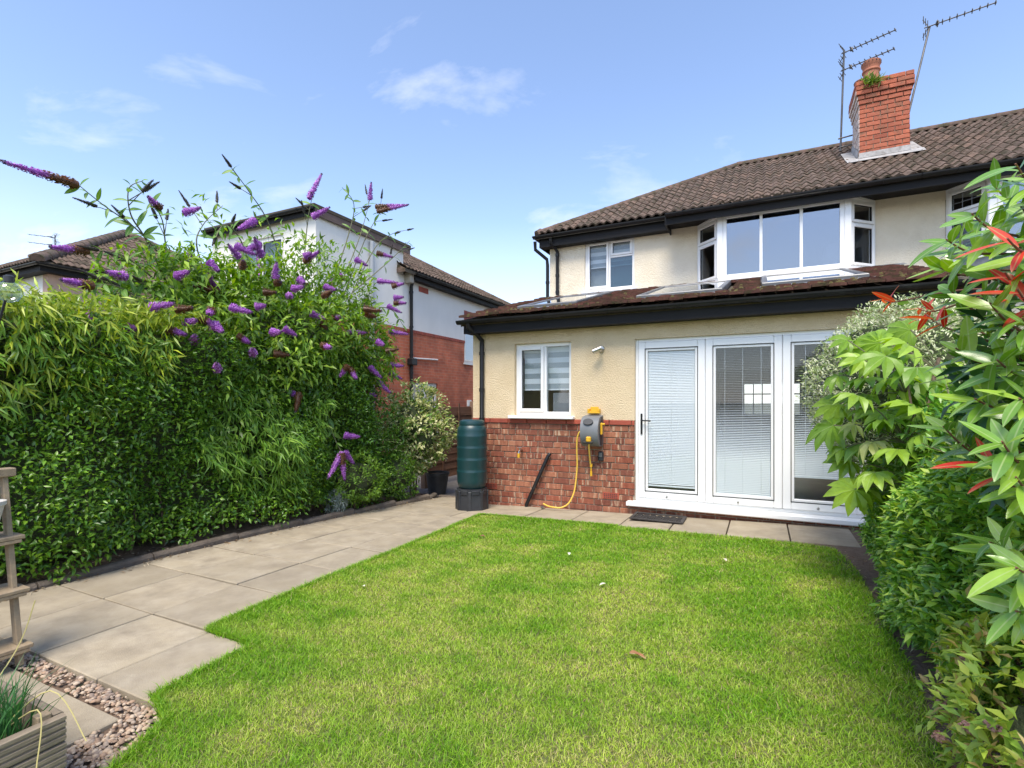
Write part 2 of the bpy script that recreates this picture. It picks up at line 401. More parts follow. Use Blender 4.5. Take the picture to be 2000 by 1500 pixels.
stand_m = M_('black moulded plastic', (0.018, 0.02, 0.024), (0.03, 0.032, 0.036), 5, .5)
grey_pl = M_('grey plastic', (0.14, 0.15, 0.16), (0.17, 0.18, 0.19), 5, .45)
yellow_pl = M_('yellow plastic', (0.68, 0.38, 0.02), None, 1, .4)
yellow_hose = M_('yellow hose', (0.72, 0.47, 0.07), None, 1, .5)
rubber = M_('black rubber', (0.03, 0.026, 0.024), (0.045, 0.04, 0.036), 10, .8)
white_pot = M_('white glazed pot', (0.55, 0.53, 0.48), (0.48, 0.46, 0.42), 4, .5)
bark = M_('bark', (0.16, 0.11, 0.07), (0.10, 0.07, 0.045), 20, .9, .5, 60)
bark_red = M_('reddish stem', (0.20, 0.075, 0.045), (0.14, 0.07, 0.035), 20, .7)
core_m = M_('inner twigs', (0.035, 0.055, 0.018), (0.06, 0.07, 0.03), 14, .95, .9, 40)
foliage = leaf_mat('foliage', .32, .42)
foliage_gloss = leaf_mat('glossy foliage', .26, .3)
grass_m = leaf_mat('grass blades', .30, .55, spec=.3)
metal_dark = M_('dull aerial metal', (0.10, 0.10, 0.10), (0.16, 0.15, 0.14), 9, .5, metallic=.6)

# ---------------------------------------------------------------- setting: the ground
XS = [-600, -150, -60, -30] + lin(-20, 12, 65) + [20, 40, 150, 600]
YS = [-600, -150, -40, -12] + lin(-4, 20, 49) + [30, 60, 150, 600]
tag(grid_mesh('ground', XS, YS, lambda x, y: g(x, y) - 0.06, ground_m), kind='structure')

LAWN = [(-2.59, 1.97), (-3.03, 1.99), (-3.06, 2.8), (-3.09, 3.8), (-3.17, 4.8), (-3.27, 5.78), (-1.5, 5.80), (0.3, 5.76), (0.62, 5.66), (0.72, 5.0), (0.72, 4.2),
        (0.69, 3.1), (0.64, 2.4), (0.60, 1.0), (0.6, -2.5), (-2.1, -2.5), (-2.03, 0.2), (-2.12, 0.9), (-2.22, 1.15), (-2.32, 1.34), (-2.57, 1.43)]
tag(poly_sheet('lawn', LAWN, 0.006, lawn_m, .25, .05), kind='structure')
tag(poly_sheet('soil_bed', [(0.45, -2.5), (3.2, -2.5), (3.2, 6.62), (0.86, 6.62), (0.86, 5.86), (0.3, 5.8), (0.5, 5.2)], 0.004, soil_m, .3), kind='structure')
tag(poly_sheet('hedge_bed', [(-7.5, -2), (-4.92, -2), (-4.92, 7.2), (-7.5, 7.6)], 0.012, soil_m, .3), kind='structure')
tag(poly_sheet('driveway', [(-8.3, 7.28), (-3.95, 7.22), (-3.95, 19), (-8.3, 19)], -0.012, drive_m, .4), kind='structure')
path = tag(poly_sheet('path', [(-4.9, -2.0), (-2.0, -2.0), (-2.2, 0.9), (-2.5, 1.39), (-2.5, 1.99), (-3.0, 2.01), (-3.05, 3.8), (-3.25, 5.78), (0.87, 5.8), (0.87, 6.66), (-3.9, 6.66), (-3.9, 7.2), (-4.95, 7.2)], -0.035, joint_m, .3), kind='structure')
def slab(x0, x1, y0, y1, parent, th=.045, gap=.007, dz=0.0):
    x0 += gap; x1 -= gap; y0 += gap; y1 -= gap; c = .005
    jz = random.uniform(-.0025, .0025); jt = random.uniform(-.002, .002)
    vs = []
    for (z, i) in ((-th, 0), (-c, 0), (0, c)):
        for (x, y) in ((x0 + i, y0 + i), (x1 - i, y0 + i), (x1 - i, y1 - i), (x0 + i, y1 - i)):
            vs.append((x, y, g(x, y) + z + jz + dz + jt * (x - x0) * 3))
    fs = [(8, 9, 10, 11), (3, 2, 1, 0)]
    for k in (0, 4):
        for i in range(4): fs.append((k + i, k + (i + 1) % 4, k + 4 + (i + 1) % 4, k + 4 + i))
    return MB().add(vs, fs).build('paving_slab', slab_m, parent)
for k in range(-1, 10):
    y0 = 1.39 + .6 * k; y1 = min(y0 + .6, 7.2)
    if y1 - y0 < .1: continue
    slab(-4.82 + .01 * (k % 2), -4.2, y0, y1, path)
    if k >= 0 or k == -1: slab(-4.2, -3.6, y0, y1, path) if k >= 0 else None
    if k >= 0: slab(-3.6, -3.0, y0, y1, path)
slab(-3.0, -2.5, 1.39, 1.98, path)
for k, x in enumerate((-3.74, -3.14)): slab(x, x + .6, 0.68, 1.28, path, dz=-.012)
for x in (-4.2, -3.6, -3.0): slab(x, x + .6, -.1, .55, path, dz=-.012)
slab(-3.9, -3.3, 6.6, 7.2, path)
xs = [-3.3, -2.72, -2.10, -1.49, -.93, -.34, .26, .86]
for a, b in zip(xs, xs[1:]): slab(a, b, 5.83 if a > -3 else 5.9, 6.665, path, dz=.012)
slab(-3.9, -3.3, 6.0, 6.6, path)
# edging stones along the hedge and across the end of the path
ed = [(-4.86 - .05 * math.sin((y - 1) * .7), y) for y in lin(-1.4, 6.8, 11)] + [(-4.95, 7.18)]
for (a, b) in zip(ed, ed[1:]):
    dx, dy = b[0] - a[0], b[1] - a[1]; L = math.hypot(dx, dy); M = Matrix.Translation((a[0], a[1], 0)) @ Matrix.Rotation(math.atan2(dy, dx), 4, 'Z')
    mb = MB(); z = g(*a)
    mb.extrude([(-.045, -.08), (.045, -.08), (.045, .012), (.034, .03), (.012, .038), (-.012, .038), (-.034, .03), (-.045, .012)], .006, L - .006, M @ Matrix.Translation((0, 0, z)))
    mb.build('edging_stone', kerb_m, path)
for k in range(2):
    mb = MB(); x = -4.9 + k * .52
    mb.extrude([(-.04, -.08), (.04, -.08), (.04, .0), (.03, .018), (-.03, .018), (-.04, .0)], x, x + .5, Matrix.Translation((0, 7.26, g(x, 7.26))))
    mb.build('edging_stone', kerb_m, path)

# ---------------------------------------------------------------- building pieces
def wall(name, a0, a1, z0, z1, holes, t0, t1, mat, parent, axis='X', extra=None):
    """a wall slab in the X (or Y) direction with real openings through it"""
    As = sorted({a0, a1, *[h[0] for h in holes], *[h[1] for h in holes]}); Zs = sorted({z0, z1, *[h[2] for h in holes], *[h[3] for h in holes]})
    As = [a for a in As if a0 <= a <= a1]; Zs = [z for z in Zs if z0 <= z <= z1]
    def solid(i, j):
        if i < 0 or j < 0 or i >= len(As) - 1 or j >= len(Zs) - 1: return False
        ca = (As[i] + As[i + 1]) / 2; cz = (Zs[j] + Zs[j + 1]) / 2
        return not any(h[0] < ca < h[1] and h[2] < cz < h[3] for h in holes)
    P = (lambda a, t, z: (a, t, z)) if axis == 'X' else (lambda a, t, z: (t, a, z))
    mb = MB()
    for i in range(len(As) - 1):
        for j in range(len(Zs) - 1):
            if not solid(i, j): continue
            a, b, c, d = As[i], As[i + 1], Zs[j], Zs[j + 1]
            for t in (t0, t1): mb.add([P(a, t, c), P(b, t, c), P(b, t, d), P(a, t, d)], [(0, 1, 2, 3)])
            for (di, dj, q) in ((-1, 0, (a, c, a, d)), (1, 0, (b, c, b, d)), (0, -1, (a, c, b, c)), (0, 1, (a, d, b, d))):
                if not solid(i + di, j + dj):
                    mb.add([P(q[0], t0, q[1]), P(q[2], t0, q[3]), P(q[2], t1, q[3]), P(q[0], t1, q[1])], [(0, 1, 2, 3)])
    # weld so that normals can be made consistent
    key = {}; nv = []; mp = []
    for p in mb.v:
        k = tuple(round(q, 5) for q in p)
        if k not in key: key[k] = len(nv); nv.append(p)
        mp.append(key[k])
    mb.v = nv; mb.f = [[mp[i] for i in f] for f in mb.f]
    return mb.build(name, mat, parent)

def frame_ring(mb, u0, u1, v0, v1, w, d0, d1, M, c=.004):
    """four members of a frame, butted, in local u (x), depth (y), height (z)"""
    mb.box(u0, u0 + w, d0, d1, v0, v1, M, c); mb.box(u1 - w, u1, d0, d1, v0, v1, M, c)
    mb.box(u0 + w, u1 - w, d0 + .001, d1, v0, v0 + w, M, c); mb.box(u0 + w, u1 - w, d0 + .001, d1, v1 - w, v1, M, c)

def window(parent, M, w, h, lights, gl=None, fr=.05, sash=.045, mat=None, name='window', depth=.07):
    """lights: (u0,u1,v0,v1,has_sash, glass) in local metres; local -y is outside"""
    mat = mat or upvc
    mb = MB(); frame_ring(mb, 0, w, 0, h, fr, 0, depth, M)
    fr_o = mb.build(name, mat, parent)
    mm = MB(); done = set()
    for (u0, u1, v0, v1, sh, gm) in lights:
        if sh:
            s = MB(); frame_ring(s, u0 + .004, u1 - .004, v0 + .004, v1 - .004, sash, -.018, depth - .02, M, .006); s.build('sash', mat, fr_o)
            s = MB(); gsk = .008
            frame_ring(s, u0 + sash, u1 - sash, v0 + sash, v1 - sash, gsk, .002, .03, M, 0); s.build('gasket', black, fr_o)
            i = sash + .004
        else: i = .0
        p = MB(); p.box(u0 + i, u1 - i, .018, .024, v0 + i, v1 - i, M); p.build('pane', gm or gl or glass, fr_o)
    return fr_o

def bar(parent, M, u0, u1, v0, v1, mat, depth=.07, name='mullion'):
    return MB().box(u0, u1, .001, depth - .002, v0, v1, M, .003).build(name, mat, parent)

def striped_blind(parent, M, u0, u1, v0, v1, y, band=.075):
    mb = MB(); sh = MB(); v = v1; k = 0
    while v - band > v0 - 1e-6:
        (mb if k % 2 == 0 else sh).box(u0, u1, y, y + .003, v - band + .0005, v - .0005, M); v -= band; k += 1
    mb.box(u0, u1, y - .006, y + .008, v - .02, v, M)
    mb.build('blind', blind_m, parent); sh.build('sheer_band', sheer_m, parent)

def gutter(parent, x0, x1, y, z, r=.056, axis='X', name='gutter', mat=None):
    n = 9; pr = [(-r * math.cos(math.pi * k / n), -r * math.sin(math.pi * k / n)) for k in range(n + 1)]
    pr += [(a * .88, b * .88) for a, b in pr[::-1]]
    M = Matrix.Translation((0, y, z)) if axis == 'X' else Matrix.Translation((y, 0, z)) @ Matrix.Rotation(R(90), 4, 'Z')
    mb = MB().extrude(pr, x0, x1, M)
    k = x0 + .4
    while k < x1 - .1:     # union brackets
        pr2 = [(a * 1.12, b * 1.12) for a, b in pr[:n + 1]] + [(a * 1.01, b * 1.01) for a, b in pr[:n + 1][::-1]]
        mb.extrude(pr2, k, k + .05, M); k += .9
    for e, q in ((x0, .006), (x1 - .006, .006)): mb.extrude(pr[:n + 1], e, e + q, M)
    return mb.build(name, mat or black, parent)

def pantile(wd, ln, waves=2, h=.028, n=12, th=.014):
    mb = MB(); top = []; N = n * waves // 2
    for i in range(N + 1):
        u = i / N * wd; z = h * (0.5 + 0.5 * math.cos(2 * math.pi * waves * i / N)) ** 0.8
        top.append((u - wd / 2, z))
    vs = []
    for (v, off) in ((0, th), (ln + .04, -.004)):
        for (u, z) in top: vs.append((u, v, z + off))
    for (u, z) in top: vs.append((u, 0, z + th - .03))
    m = N + 1
    fs = [(i, i + 1, m + i + 1, m + i) for i in range(N)] + [(2 * m + i, 2 * m + i + 1, i + 1, i) for i in range(N)]
    return mb.add(vs, fs)
def lay_tiles(parent, O, U, V, ncol, nrow, wd, ln, mesh, keep, joined=None, jit=.004):
    """tiles in rows: O origin at the eave, U along the eave, V up the slope"""
    O, U, V = Vector(O), Vector(U).normalized(), Vector(V).normalized(); N = U.cross(V)
    out = []
    for r in range(nrow):
        for c in range(ncol):
            u = (c + .5) * wd; v = r * ln
            if not keep(u, v + ln / 2): continue
            p = O + U * u + V * v + N * random.uniform(0, jit)
            a = random.uniform(-.012, .012); b = random.uniform(-.01, .014)
            M = Matrix(((U.x, V.x, N.x, p.x), (U.y, V.y, N.y, p.y), (U.z, V.z, N.z, p.z), (0, 0, 0, 1))) @ Matrix.Rotation(a, 4, 'Z') @ Matrix.Rotation(b, 4, 'X')
            if joined is not None: joined.add(mesh.v, mesh.f, M)
            else: out.append(link('roof_tile', mesh, parent, M))
    return out
def ridge_run(parent, A, B, r=.09, ln=.42, mat=None, name='ridge_tile'):
    A, B = Vector(A), Vector(B); d = (B - A); L = d.length; d.normalize(); n = max(1, round(L / ln)); ln = L / n
    side = d.cross(Vector((0, 0, 1))).normalized(); up = side.cross(d)
    for k in range(n):
        mb = MB(); pts = []
        for (q, s) in ((0, 1.06), (.16, 1.06), (.2, 1.0), (1.03, .97)):
            for i in range(9):
                t = R(-15) + R(210) * i / 8
                pts.append(A + d * (k + q) * ln + (side * math.cos(t) * r + up * (math.sin(t) * r * .85 - .03)) * s)
        fs = [(j * 9 + i, j * 9 + i + 1, (j + 1) * 9 + i + 1, (j + 1) * 9 + i) for j in range(3) for i in range(8)]
        fs += [tuple(range(9))[::-1], tuple(range(27, 36))]
        mb.add(pts, fs).build(name, mat or ridge_m, parent, True)

# ---------------------------------------------------------------- the house
XL, XR, YF, YU = -3.917, 1.86, 6.69, 9.81
house = thing('semi_detached_house', (-1.0, YF, -.1), 'cream rendered semi-detached house with a single-storey rear extension, brick plinth and folding glass doors', 'house')
WIN1 = (-3.222, -2.358, 1.20, 2.228); DOOR = (-1.486, 1.07, .11, 2.205)
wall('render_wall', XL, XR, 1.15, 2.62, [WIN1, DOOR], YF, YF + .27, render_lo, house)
plinth = wall('brick_plinth', XL + .004, XR - .004, -.5, 1.0795, [(DOOR[0], DOOR[1], .03, 3)], YF + .016, YF + .268, mortar, house)
PW = .235; PH = .083
def brick_mesh(name, w, h, d, mat, c=.004):
    return MB().box(-w / 2, w / 2, 0, d, -h / 2, h / 2, None, c).mesh(name, mat)
bm_full = [brick_mesh('brick', PW - .011, PH - .011, .02, brick_m) for _ in range(1)]
bm_half = brick_mesh('brick', PW / 2 - .011, PH - .011, .02, brick_m)
cut = {}
def brick_run(x0, x1, z, parent, y, row, name='brick'):
    x = x0 - (PW / 2 if row % 2 else 0)
    if row % 3 == 2: x -= PW / 4
    while x < x1 - .02:
        a, b = max(x, x0), min(x + PW, x1)
        if b - a > .03:
            parts = [(a, b)]
            if b - a > .2 and random.random() < .22: parts = [(a, (a + b) / 2), ((a + b) / 2, b)]
            for (p, q) in parts:
                wdt = round(q - p, 3)
                if wdt not in cut: cut[wdt] = brick_mesh('brick', wdt - .011, PH - .011, .02, brick_m)
                M = Matrix.Translation(((p + q) / 2, y + random.uniform(-.003, .003), z)) @ Matrix.Rotation(random.uniform(-.008, .008), 4, 'Y')
                link(name, cut[wdt], parent, M)
        x += PW
for r in range(16):
    z = 1.0795 - PH * (r + .5)
    if z > .03 + PH * .4:
        brick_run(XL + .002, DOOR[0], z, plinth, YF + .002, r)
        brick_run(DOOR[1], XR, z, plinth, YF + .002, r)
    else: brick_run(XL + .002, XR, z, plinth, YF + .002, r)
# red coping course between brick and render
x = XL - .006; k = 0
cop = wall('coping_bed', XL + .002, XR - .002, 1.0795, 1.15, [(DOOR[0], DOOR[1], .03, 3)], YF + .014, YF + .266, mortar, house)
while x < XR:
    b = min(x + .30, XR)
    if not (b > DOOR[0] + .01 and x < DOOR[1] - .01) or x < DOOR[0]:
        bb = min(b, DOOR[0]) if x < DOOR[0] else b
        if bb - x > .03: MB().box(x + .004, bb - .004, YF - .014, YF + .014, 1.084, 1.147, None, .006).build('coping_brick', brick_red, cop)
    x += .30
for (vx, vz) in ((-3.62, .145), (-1.80, .145)):       # air bricks
    mb = MB()
    mb.box(vx - .11, vx + .11, YF - .006, YF + .001, vz - .04, vz + .04)
    ab = mb.build('air_brick', brick_red, plinth)
    mb = MB()
    for i in range(7):
        for j in range(3): mb.box(vx - .09 + i * .027, vx - .075 + i * .027, YF - .008, YF - .0045, vz - .03 + j * .022, vz - .018 + j * .022)
    mb.build('air_brick_holes', rubber, plinth)
# side and party walls of the extension
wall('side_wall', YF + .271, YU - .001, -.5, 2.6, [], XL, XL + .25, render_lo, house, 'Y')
wall('party_wall', YF + .271, YU - .001, -.5, 2.6, [], XR - .25, XR, inner_m, house, 'Y')
# main block
UW = (-3.172, -2.185, 3.58, 4.58); BW = (-1.048, 1.618, 3.49, 4.52)
wall('upper_wall', XL, 2.05, 2.9, 4.75, [UW, BW], YU, YU + .27, render_hi, house)
wall('upper_side_wall', YU + .271, 16.4, -.5, 4.75, [], XL, XL + .27, render_hi, house, 'Y')
wall('front_wall', XL + .271, 2.05, -.5, 4.74, [(-.5, 1.0, 1.0, 1.95)], 16.13, 16.4, inner_m, house)
wall('inner_party_wall', YU + .272, 16.12, -.4, 4.74, [], 1.80, 2.045, inner_m, house, 'Y')
MB().box(XL + .28, 1.79, YU + .28, 16.12, 2.62, 2.86).build('upper_floor', inner_m, house)
MB().box(XL + .275, 1.795, YU + .275, 16.125, 4.70, 4.745).build('ceiling', inner_m, house)
MB().box(XL + .26, XR - .26, YF + .28, 16.12, -.1, .1).build('floor', floor_m, house)
MB().box(-1.95, -1.85, YF + .29, 13.0, .1, 2.61).build('added_partition', inner_m, house)  # wall added to keep the room behind the doors dark
MB().box(-1.84, 1.59, 11.6, 11.7, 2.05, 2.61).build('beam', inner_m, house)
MB().box(-1.84, -.9, 13.0, 13.1, .1, 2.61).build('added_partition', inner_m, house)
fw = window(house, Matrix.Translation((-.5, 16.28, 1.0)) , 1.5, .95, [(.05, 1.45, .05, .90, False, glass)])
for u in (.27, .5, .73, .96, 1.2): bar(fw, Matrix.Translation((-.5, 16.28, 1.0)), u, u + .03, .05, .9, upvc)
bar(fw, Matrix.Translation((-.5, 16.28, 1.0)), .05, 1.45, .60, .63, upvc, .06)
sofa = MB().box(-.9, .5, 12.4, 13.2, .1, .5, None, .05).box(-.9, .5, 13.0, 13.25, .5, .95, None, .06)
sf = sofa.build('sofa', grey_pl); tag(sf, 'dark grey sofa inside the room behind the folding glass doors', 'sofa')

# windows of the rear
M1 = Matrix.Translation((WIN1[0], YF + .06, WIN1[2])); ww, hh = WIN1[1] - WIN1[0], WIN1[3] - WIN1[2]
w1 = window(house, M1, ww, hh, [(.045, .44, .045, hh - .045, True, None), (.475, ww - .045, .045, hh - .045, False, None)])
bar(w1, M1, .44, .475, .05, hh - .05, upvc)
MB().box(WIN1[0] - .07, WIN1[1] + .055, YF - .09, YF + .055, 1.152, 1.196, None, .008).build('sill', upvc, w1)
striped_blind(w1, M1, .08, ww - .05, .34, hh - .05, .12)
MB().box(-2.70, -2.40, YF + .2, YF + .24, 1.2, 1.52).build('window_ornament', grey_pl, w1)
M2 = Matrix.Translation((UW[0], YU + .04, UW[2])); ww, hh = UW[1] - UW[0], UW[3] - UW[2]
w2 = window(house, M2, ww, hh, [(.045, .48, .045, hh - .045, True, None), (.51, ww - .045, .66, hh - .045, True, None), (.51, ww - .045, .045, .63, False, glass_obs)])
bar(w2, M2, .48, .51, .05, hh - .05, upvc); bar(w2, M2, .511, ww - .051, .63, .66, upvc)
MB().box(UW[0] - .05, UW[1] + .05, YU - .07, YU + .038, 3.535, 3.577, None, .008).build('sill', upvc, w2)
striped_blind(w2, M2, .06, ww - .05, .45, hh - .05, .11)
MB().box(UW[0], UW[1], YU + .24, YU + .245, 3.59, 4.57).build('curtain', sheer_m, w2)

# bay window
YB = 9.37; ZB0, ZB1 = 3.485, 4.545
def bay(parent, xa, xb, xc, xd, flip=False, leaded=False):
    h = ZB1 - ZB0
    for (x, y) in ((xb, YB), (xc, YB)): MB().box(x - .05, x + .05, YB - .005, YB + .085, ZB0, ZB1, None, .012).build('bay_post', upvc, parent)
    Mf = Matrix.Translation((xb + .051, YB, ZB0)); W = xc - xb - .102; t = W / 3
    f = window(parent, Mf, W, h, [(.04 + (0 if i else 0), 0, 0, 0, 0, 0) for i in range(0)], fr=.055, name='bay_window')
    for i in range(3):
        u0 = .055 if i == 0 else i * t + .022; u1 = W - .055 if i == 2 else (i + 1) * t - .022
        MB().box(u0, u1, .03, .036, .056, h - .056, Mf).build('pane', glass_sky, f)
    for i in (1, 2): bar(f, Mf, i * t - .022, i * t + .022, .056, h - .056, upvc)
    for (a, b) in (((xa, YU - .01), (xb - .03, YB + .06)), ((xc + .03, YB + .06), (xd, YU - .01))):
        d = Vector((b[0] - a[0], b[1] - a[1], 0)); L = d.length; ang = math.atan2(d.y, d.x)
        Ms = Matrix.Translation((a[0], a[1], ZB0)) @ Matrix.Rotation(ang, 4, 'Z')
        s = window(parent, Ms, L, h, [(.03, L - .03, .70, h - .03, True, glass), (.03, L - .03, .03, .68, True, glass)], fr=.035, name='bay_side_window')
        bar(s, Ms, .036, L - .036, .681, .699, upvc)
        if leaded:
            q = MB()
            for u in lin(.09, L - .09, 4)[1:3]: q.box(u - .004, u + .004, .012, .017, .08, h - .08, Ms)
            for v in (.25, .45, .85): q.box(.08, L - .08, .0121, .0171, v - .004, v + .004, Ms)
            q.build('lead_came', lead, s)
    pl = [(xa, YU), (xb - .02, YB - .02), (xc + .02, YB - .02), (xd, YU)]
    for (nm, z0, z1, m, e) in (('bay_head', ZB1, ZB1 + .035, upvc, 0), ('bay_sill', ZB0 - .04, ZB0, upvc, .0), ('bay_apron', 3.28, ZB0 - .041, lead, -.03)):
        vs = [(x, y - e, z) for z in (z0, z1) for x, y in pl]
        MB().add(vs, [(0, 1, 2, 3), (7, 6, 5, 4), (0, 4, 5, 1), (1, 5, 6, 2), (2, 6, 7, 3), (3, 7, 4, 0)]).build(nm, m, parent)
bay(house, -1.048, -.64, 1.197, 1.618)
MB().box(-1.0, 1.6, YU - .02, YU + .26, 3.2, 3.484).build('bay_floor', inner_m, house)
MB().box(.95, 1.12, 9.9, 10.3, 3.5, 4.0).build('mirror', upvc, house)

# folding doors
fr = MB(); Md = Matrix.Translation((DOOR[0], YF + .045, DOOR[2])); DW = DOOR[1] - DOOR[0]; DH = DOOR[3] - DOOR[2]
frame_ring(fr, 0, DW, 0, DH, .04, 0, .075, Md); fr.build('door_frame', upvc, house)
MB().box(DOOR[0] - .095, DOOR[1] + .05, YF - .095, YF + .04, .045, .104, None, .01).build('door_sill', upvc, house)
MB().box(DOOR[0] + .002, DOOR[1] - .002, YF + .045, YF + .25, .02, .109).build('threshold', upvc, house)
leafs = [(.042, .858), (.862, 1.700), (1.704, DW - .042)]
for i, (a, b) in enumerate(leafs):
    st = .088
    mb = MB(); frame_ring(mb, a, b, .042, DH - .042, st, -.022, .05, Md, .008)
    lf = mb.build('door_leaf', upvc, house)
    ib = MB(); frame_ring(ib, a + st, b - st, .042 + st, DH - .042 - st, .03, -.012, .045, Md, .004); ib.build('glazing_bead', upvc, lf)
    gk = MB(); frame_ring(gk, a + st - .006, b - st + .006, .036 + st, DH - .036 - st, .007, -.024, -.011, Md, 0); gk.build('gasket', black, lf)
    u0, u1, v0, v1 = a + st + .03, b - st - .03, .042 + st + .03, DH - .042 - st - .03
    MB().box(u0, u1, .005, .009, v0, v1, Md).build('pane', glass, lf)
    sl = MB(); bot = v0 + (.045, .0, .26)[i]; tilt = R((62, 9, 7)[i]); z = v1 - .02; n = 0
    while z > bot + .01:
        tl = tilt
        if i: tl = tilt + R(52) * max(0, min(1, (1.25 - z) / .7))
        h2 = .0108; dy, dz = h2 * math.cos(tl), h2 * math.sin(tl)
        sl.add([(u0 + .004, .019 - dy, z - dz), (u1 - .004, .019 - dy, z - dz), (u1 - .004, .019 + dy, z + dz), (u0 + .004, .019 + dy, z + dz)], [(0, 1, 2, 3)], Md)
        z -= .0205
    tag(sl.build('blind_slats', slat_m, lf), kind='stuff')
    MB().box(u0, u1, .012, .026, bot - .012, bot + .008, Md).build('blind_rail', slat_m, lf)
    cd = MB()
    for q in ((.5,), (.17, .5, .83), (.2, .5, .8))[i]: cd.box(u0 + (u1 - u0) * q - .0015, u0 + (u1 - u0) * q + .0015, .0105, .0118, bot, v1, Md)
    cd.build('blind_cord', slat_m, lf)
    if i == 0:
        hd = MB().box(a + .03, a + .055, -.036, -.023, .86, 1.13, Md, .004)
        hd.tube([(a + .042, -.036, 1.04), (a + .042, -.062, 1.04), (a + .065, -.068, 1.04), (a + .165, -.066, 1.038)], .009, 8, True, Md)
        hd.build('handle', black, lf)
    MB().lathe([(.016, 0), (.012, .012), (.0, .014)], (0, 0, 0), 10, Md @ Matrix.Translation(((a + b) / 2 - .05, -.022, .075)) @ Matrix.Rotation(R(90), 4, 'X')).build('door_stop', steel, lf)
# lean-to roof
LZ, LY = 2.60, 6.42; LS = (3.50 - LZ) / (YU - LY); LV = Vector((0, 1, LS)).normalized(); LL = math.hypot(YU - LY, 3.50 - LZ)
LX0, LX1 = -4.0, 1.96
SKY = [(-3.30, -2.36, .55, 2.55), (-1.52, -.44, .52, 2.60), (0.0, 1.13, .80, 3.0)]
Ml = Matrix(((1, 0, 0, LX0), (0, LV.y, -LV.z, LY), (0, LV.z, LV.y, LZ), (0, 0, 0, 1)))
lr = MB(); us = sorted({0.0, LX1 - LX0, *[q - LX0 + e for a_ in SKY for q, e in ((a_[0], .06), (a_[1], -.06))]}); vs_ = sorted({.03, LL - .012, *[q + e for a_ in SKY for q, e in ((a_[2], .08), (a_[3], -.09))]})
for u0, u1 in zip(us, us[1:]):
    for v0, v1 in zip(vs_, vs_[1:]):
        if not any(a_[0] - LX0 < (u0 + u1) / 2 < a_[1] - LX0 and a_[2] < (v0 + v1) / 2 < a_[3] for a_ in SKY): lr.box(u0, u1, v0, v1, -.11, -.02, Ml)
lean = lr.build('lean_to_roof', moss_m, house)
flat = MB()
tw, tl_ = .166, .26
flat.add([(-tw / 2 + .003, 0, .052), (tw / 2 - .003, 0, .052), (tw / 2 - .002, tl_ + .03, .004), (-tw / 2 + .002, tl_ + .03, .004),
          (-tw / 2 + .003, 0, .022), (tw / 2 - .003, 0, .022), (tw / 2 - .002, tl_ + .03, -.010), (-tw / 2 + .002, tl_ + .03, -.010),
          (-tw / 4, .0, .058), (tw / 4, .0, .058), (tw / 4, tl_ + .03, .008), (-tw / 4, tl_ + .03, .008)],
         [(0, 8, 11, 3), (8, 9, 10, 11), (9, 1, 2, 10), (4, 5, 1, 9, 8, 0), (0, 3, 7, 4), (1, 5, 6, 2), (3, 11, 10, 2, 6, 7)])
flat_me = flat.mesh('roof_tile', tile_red)
cnt = [0]; rest = MB()
def keepL(u, v):
    x = LX0 + u
    return not any(a - .04 < x < b + .04 and c - .02 < v < d + .02 for a, b, c, d in SKY)
ncol = int((LX1 - LX0) / tw); nrow = int(LL / tl_)
lay_tiles(lean, (LX0, LY, LZ), (1, 0, 0), LV, ncol, 8, tw, tl_, flat_me, keepL, jit=.018)
lay_tiles(lean, (LX0, LY + LV.y * tl_ * 8, LZ + LV.z * tl_ * 8), (1, 0, 0), LV, ncol, nrow - 8, tw, tl_, flat, lambda u, v: keepL(u, v + tl_ * 8), joined=rest, jit=.018)
tag(rest.build('upper_tiles', tile_red, lean), kind='stuff')
Ml = Matrix(((1, 0, 0, LX0), (0, LV.y, -LV.z, LY), (0, LV.z, LV.y, LZ), (0, 0, 0, 1)))
ms = MB()
for k in range(260):
    u = random.uniform(.1, LX1 - LX0 - .1); v = random.choice((random.uniform(.02, .6), random.uniform(.02, LL - .1)))
    if not keepL(u, v): continue
    r_ = random.uniform(.012, .035)
    ms.add([(u + r_ * math.cos(t) * 1.3, v + r_ * math.sin(t), .03) for t in lin(0, 2 * math.pi, 7)[:6]] + [(u + r_ * .5 * math.cos(t), v + r_ * .5 * math.sin(t), .05 + r_ * .6) for t in lin(.5, .5 + 2 * math.pi, 7)[:6]],
           [(i, (i + 1) % 6, 6 + (i + 1) % 6, 6 + i) for i in range(6)] + [tuple(range(6, 12))], Ml)
tag(ms.build('moss', M_('roof moss', (.13, .11, .03), (.09, .07, .025), 30, .95, .6, 90), lean, True), kind='stuff')
for (a, b, c, d) in SKY:
    a -= LX0; b -= LX0
    mb = MB()
    for q in ((a, b, c, c + .09), (a, b, d - .10, d), (a, a + .07, c + .09, d - .10), (b - .07, b, c + .09, d - .10)):
        mb.box(q[0], q[1], q[2], q[3], .0, .085, Ml, .008)
    s = mb.build('roof_window', alu, house)
    MB().box(a + .07, b - .07, c + .09, d - .10, .066, .072, Ml).build('pane', glass_roof, s)
    rv = MB()
    for q in ((a + .055, a + .062, c + .08, d - .09), (b - .062, b - .055, c + .08, d - .09), (a + .062, b - .062, c + .08, c + .088), (a + .062, b - .062, d - .098, d - .09)): rv.box(q[0], q[1], q[2], q[3], -.13, -.0005, Ml)
    rv.build('reveal_lining', upvc, s)
    MB().box(a - .06, b + .06, c - .16, c, .036, .044, Ml).build('apron_flashing', lead, s)
MB().box(XL - .02, 1.98, YU - .02, YU - .001, 3.44, 3.545).add([(XL - .02, YU - .24, 3.475), (1.98, YU - .24, 3.475), (1.98, YU - .01, 3.55), (XL - .02, YU - .01, 3.55)], [(0, 1, 2, 3)]).build('wall_flashing', lead, house)
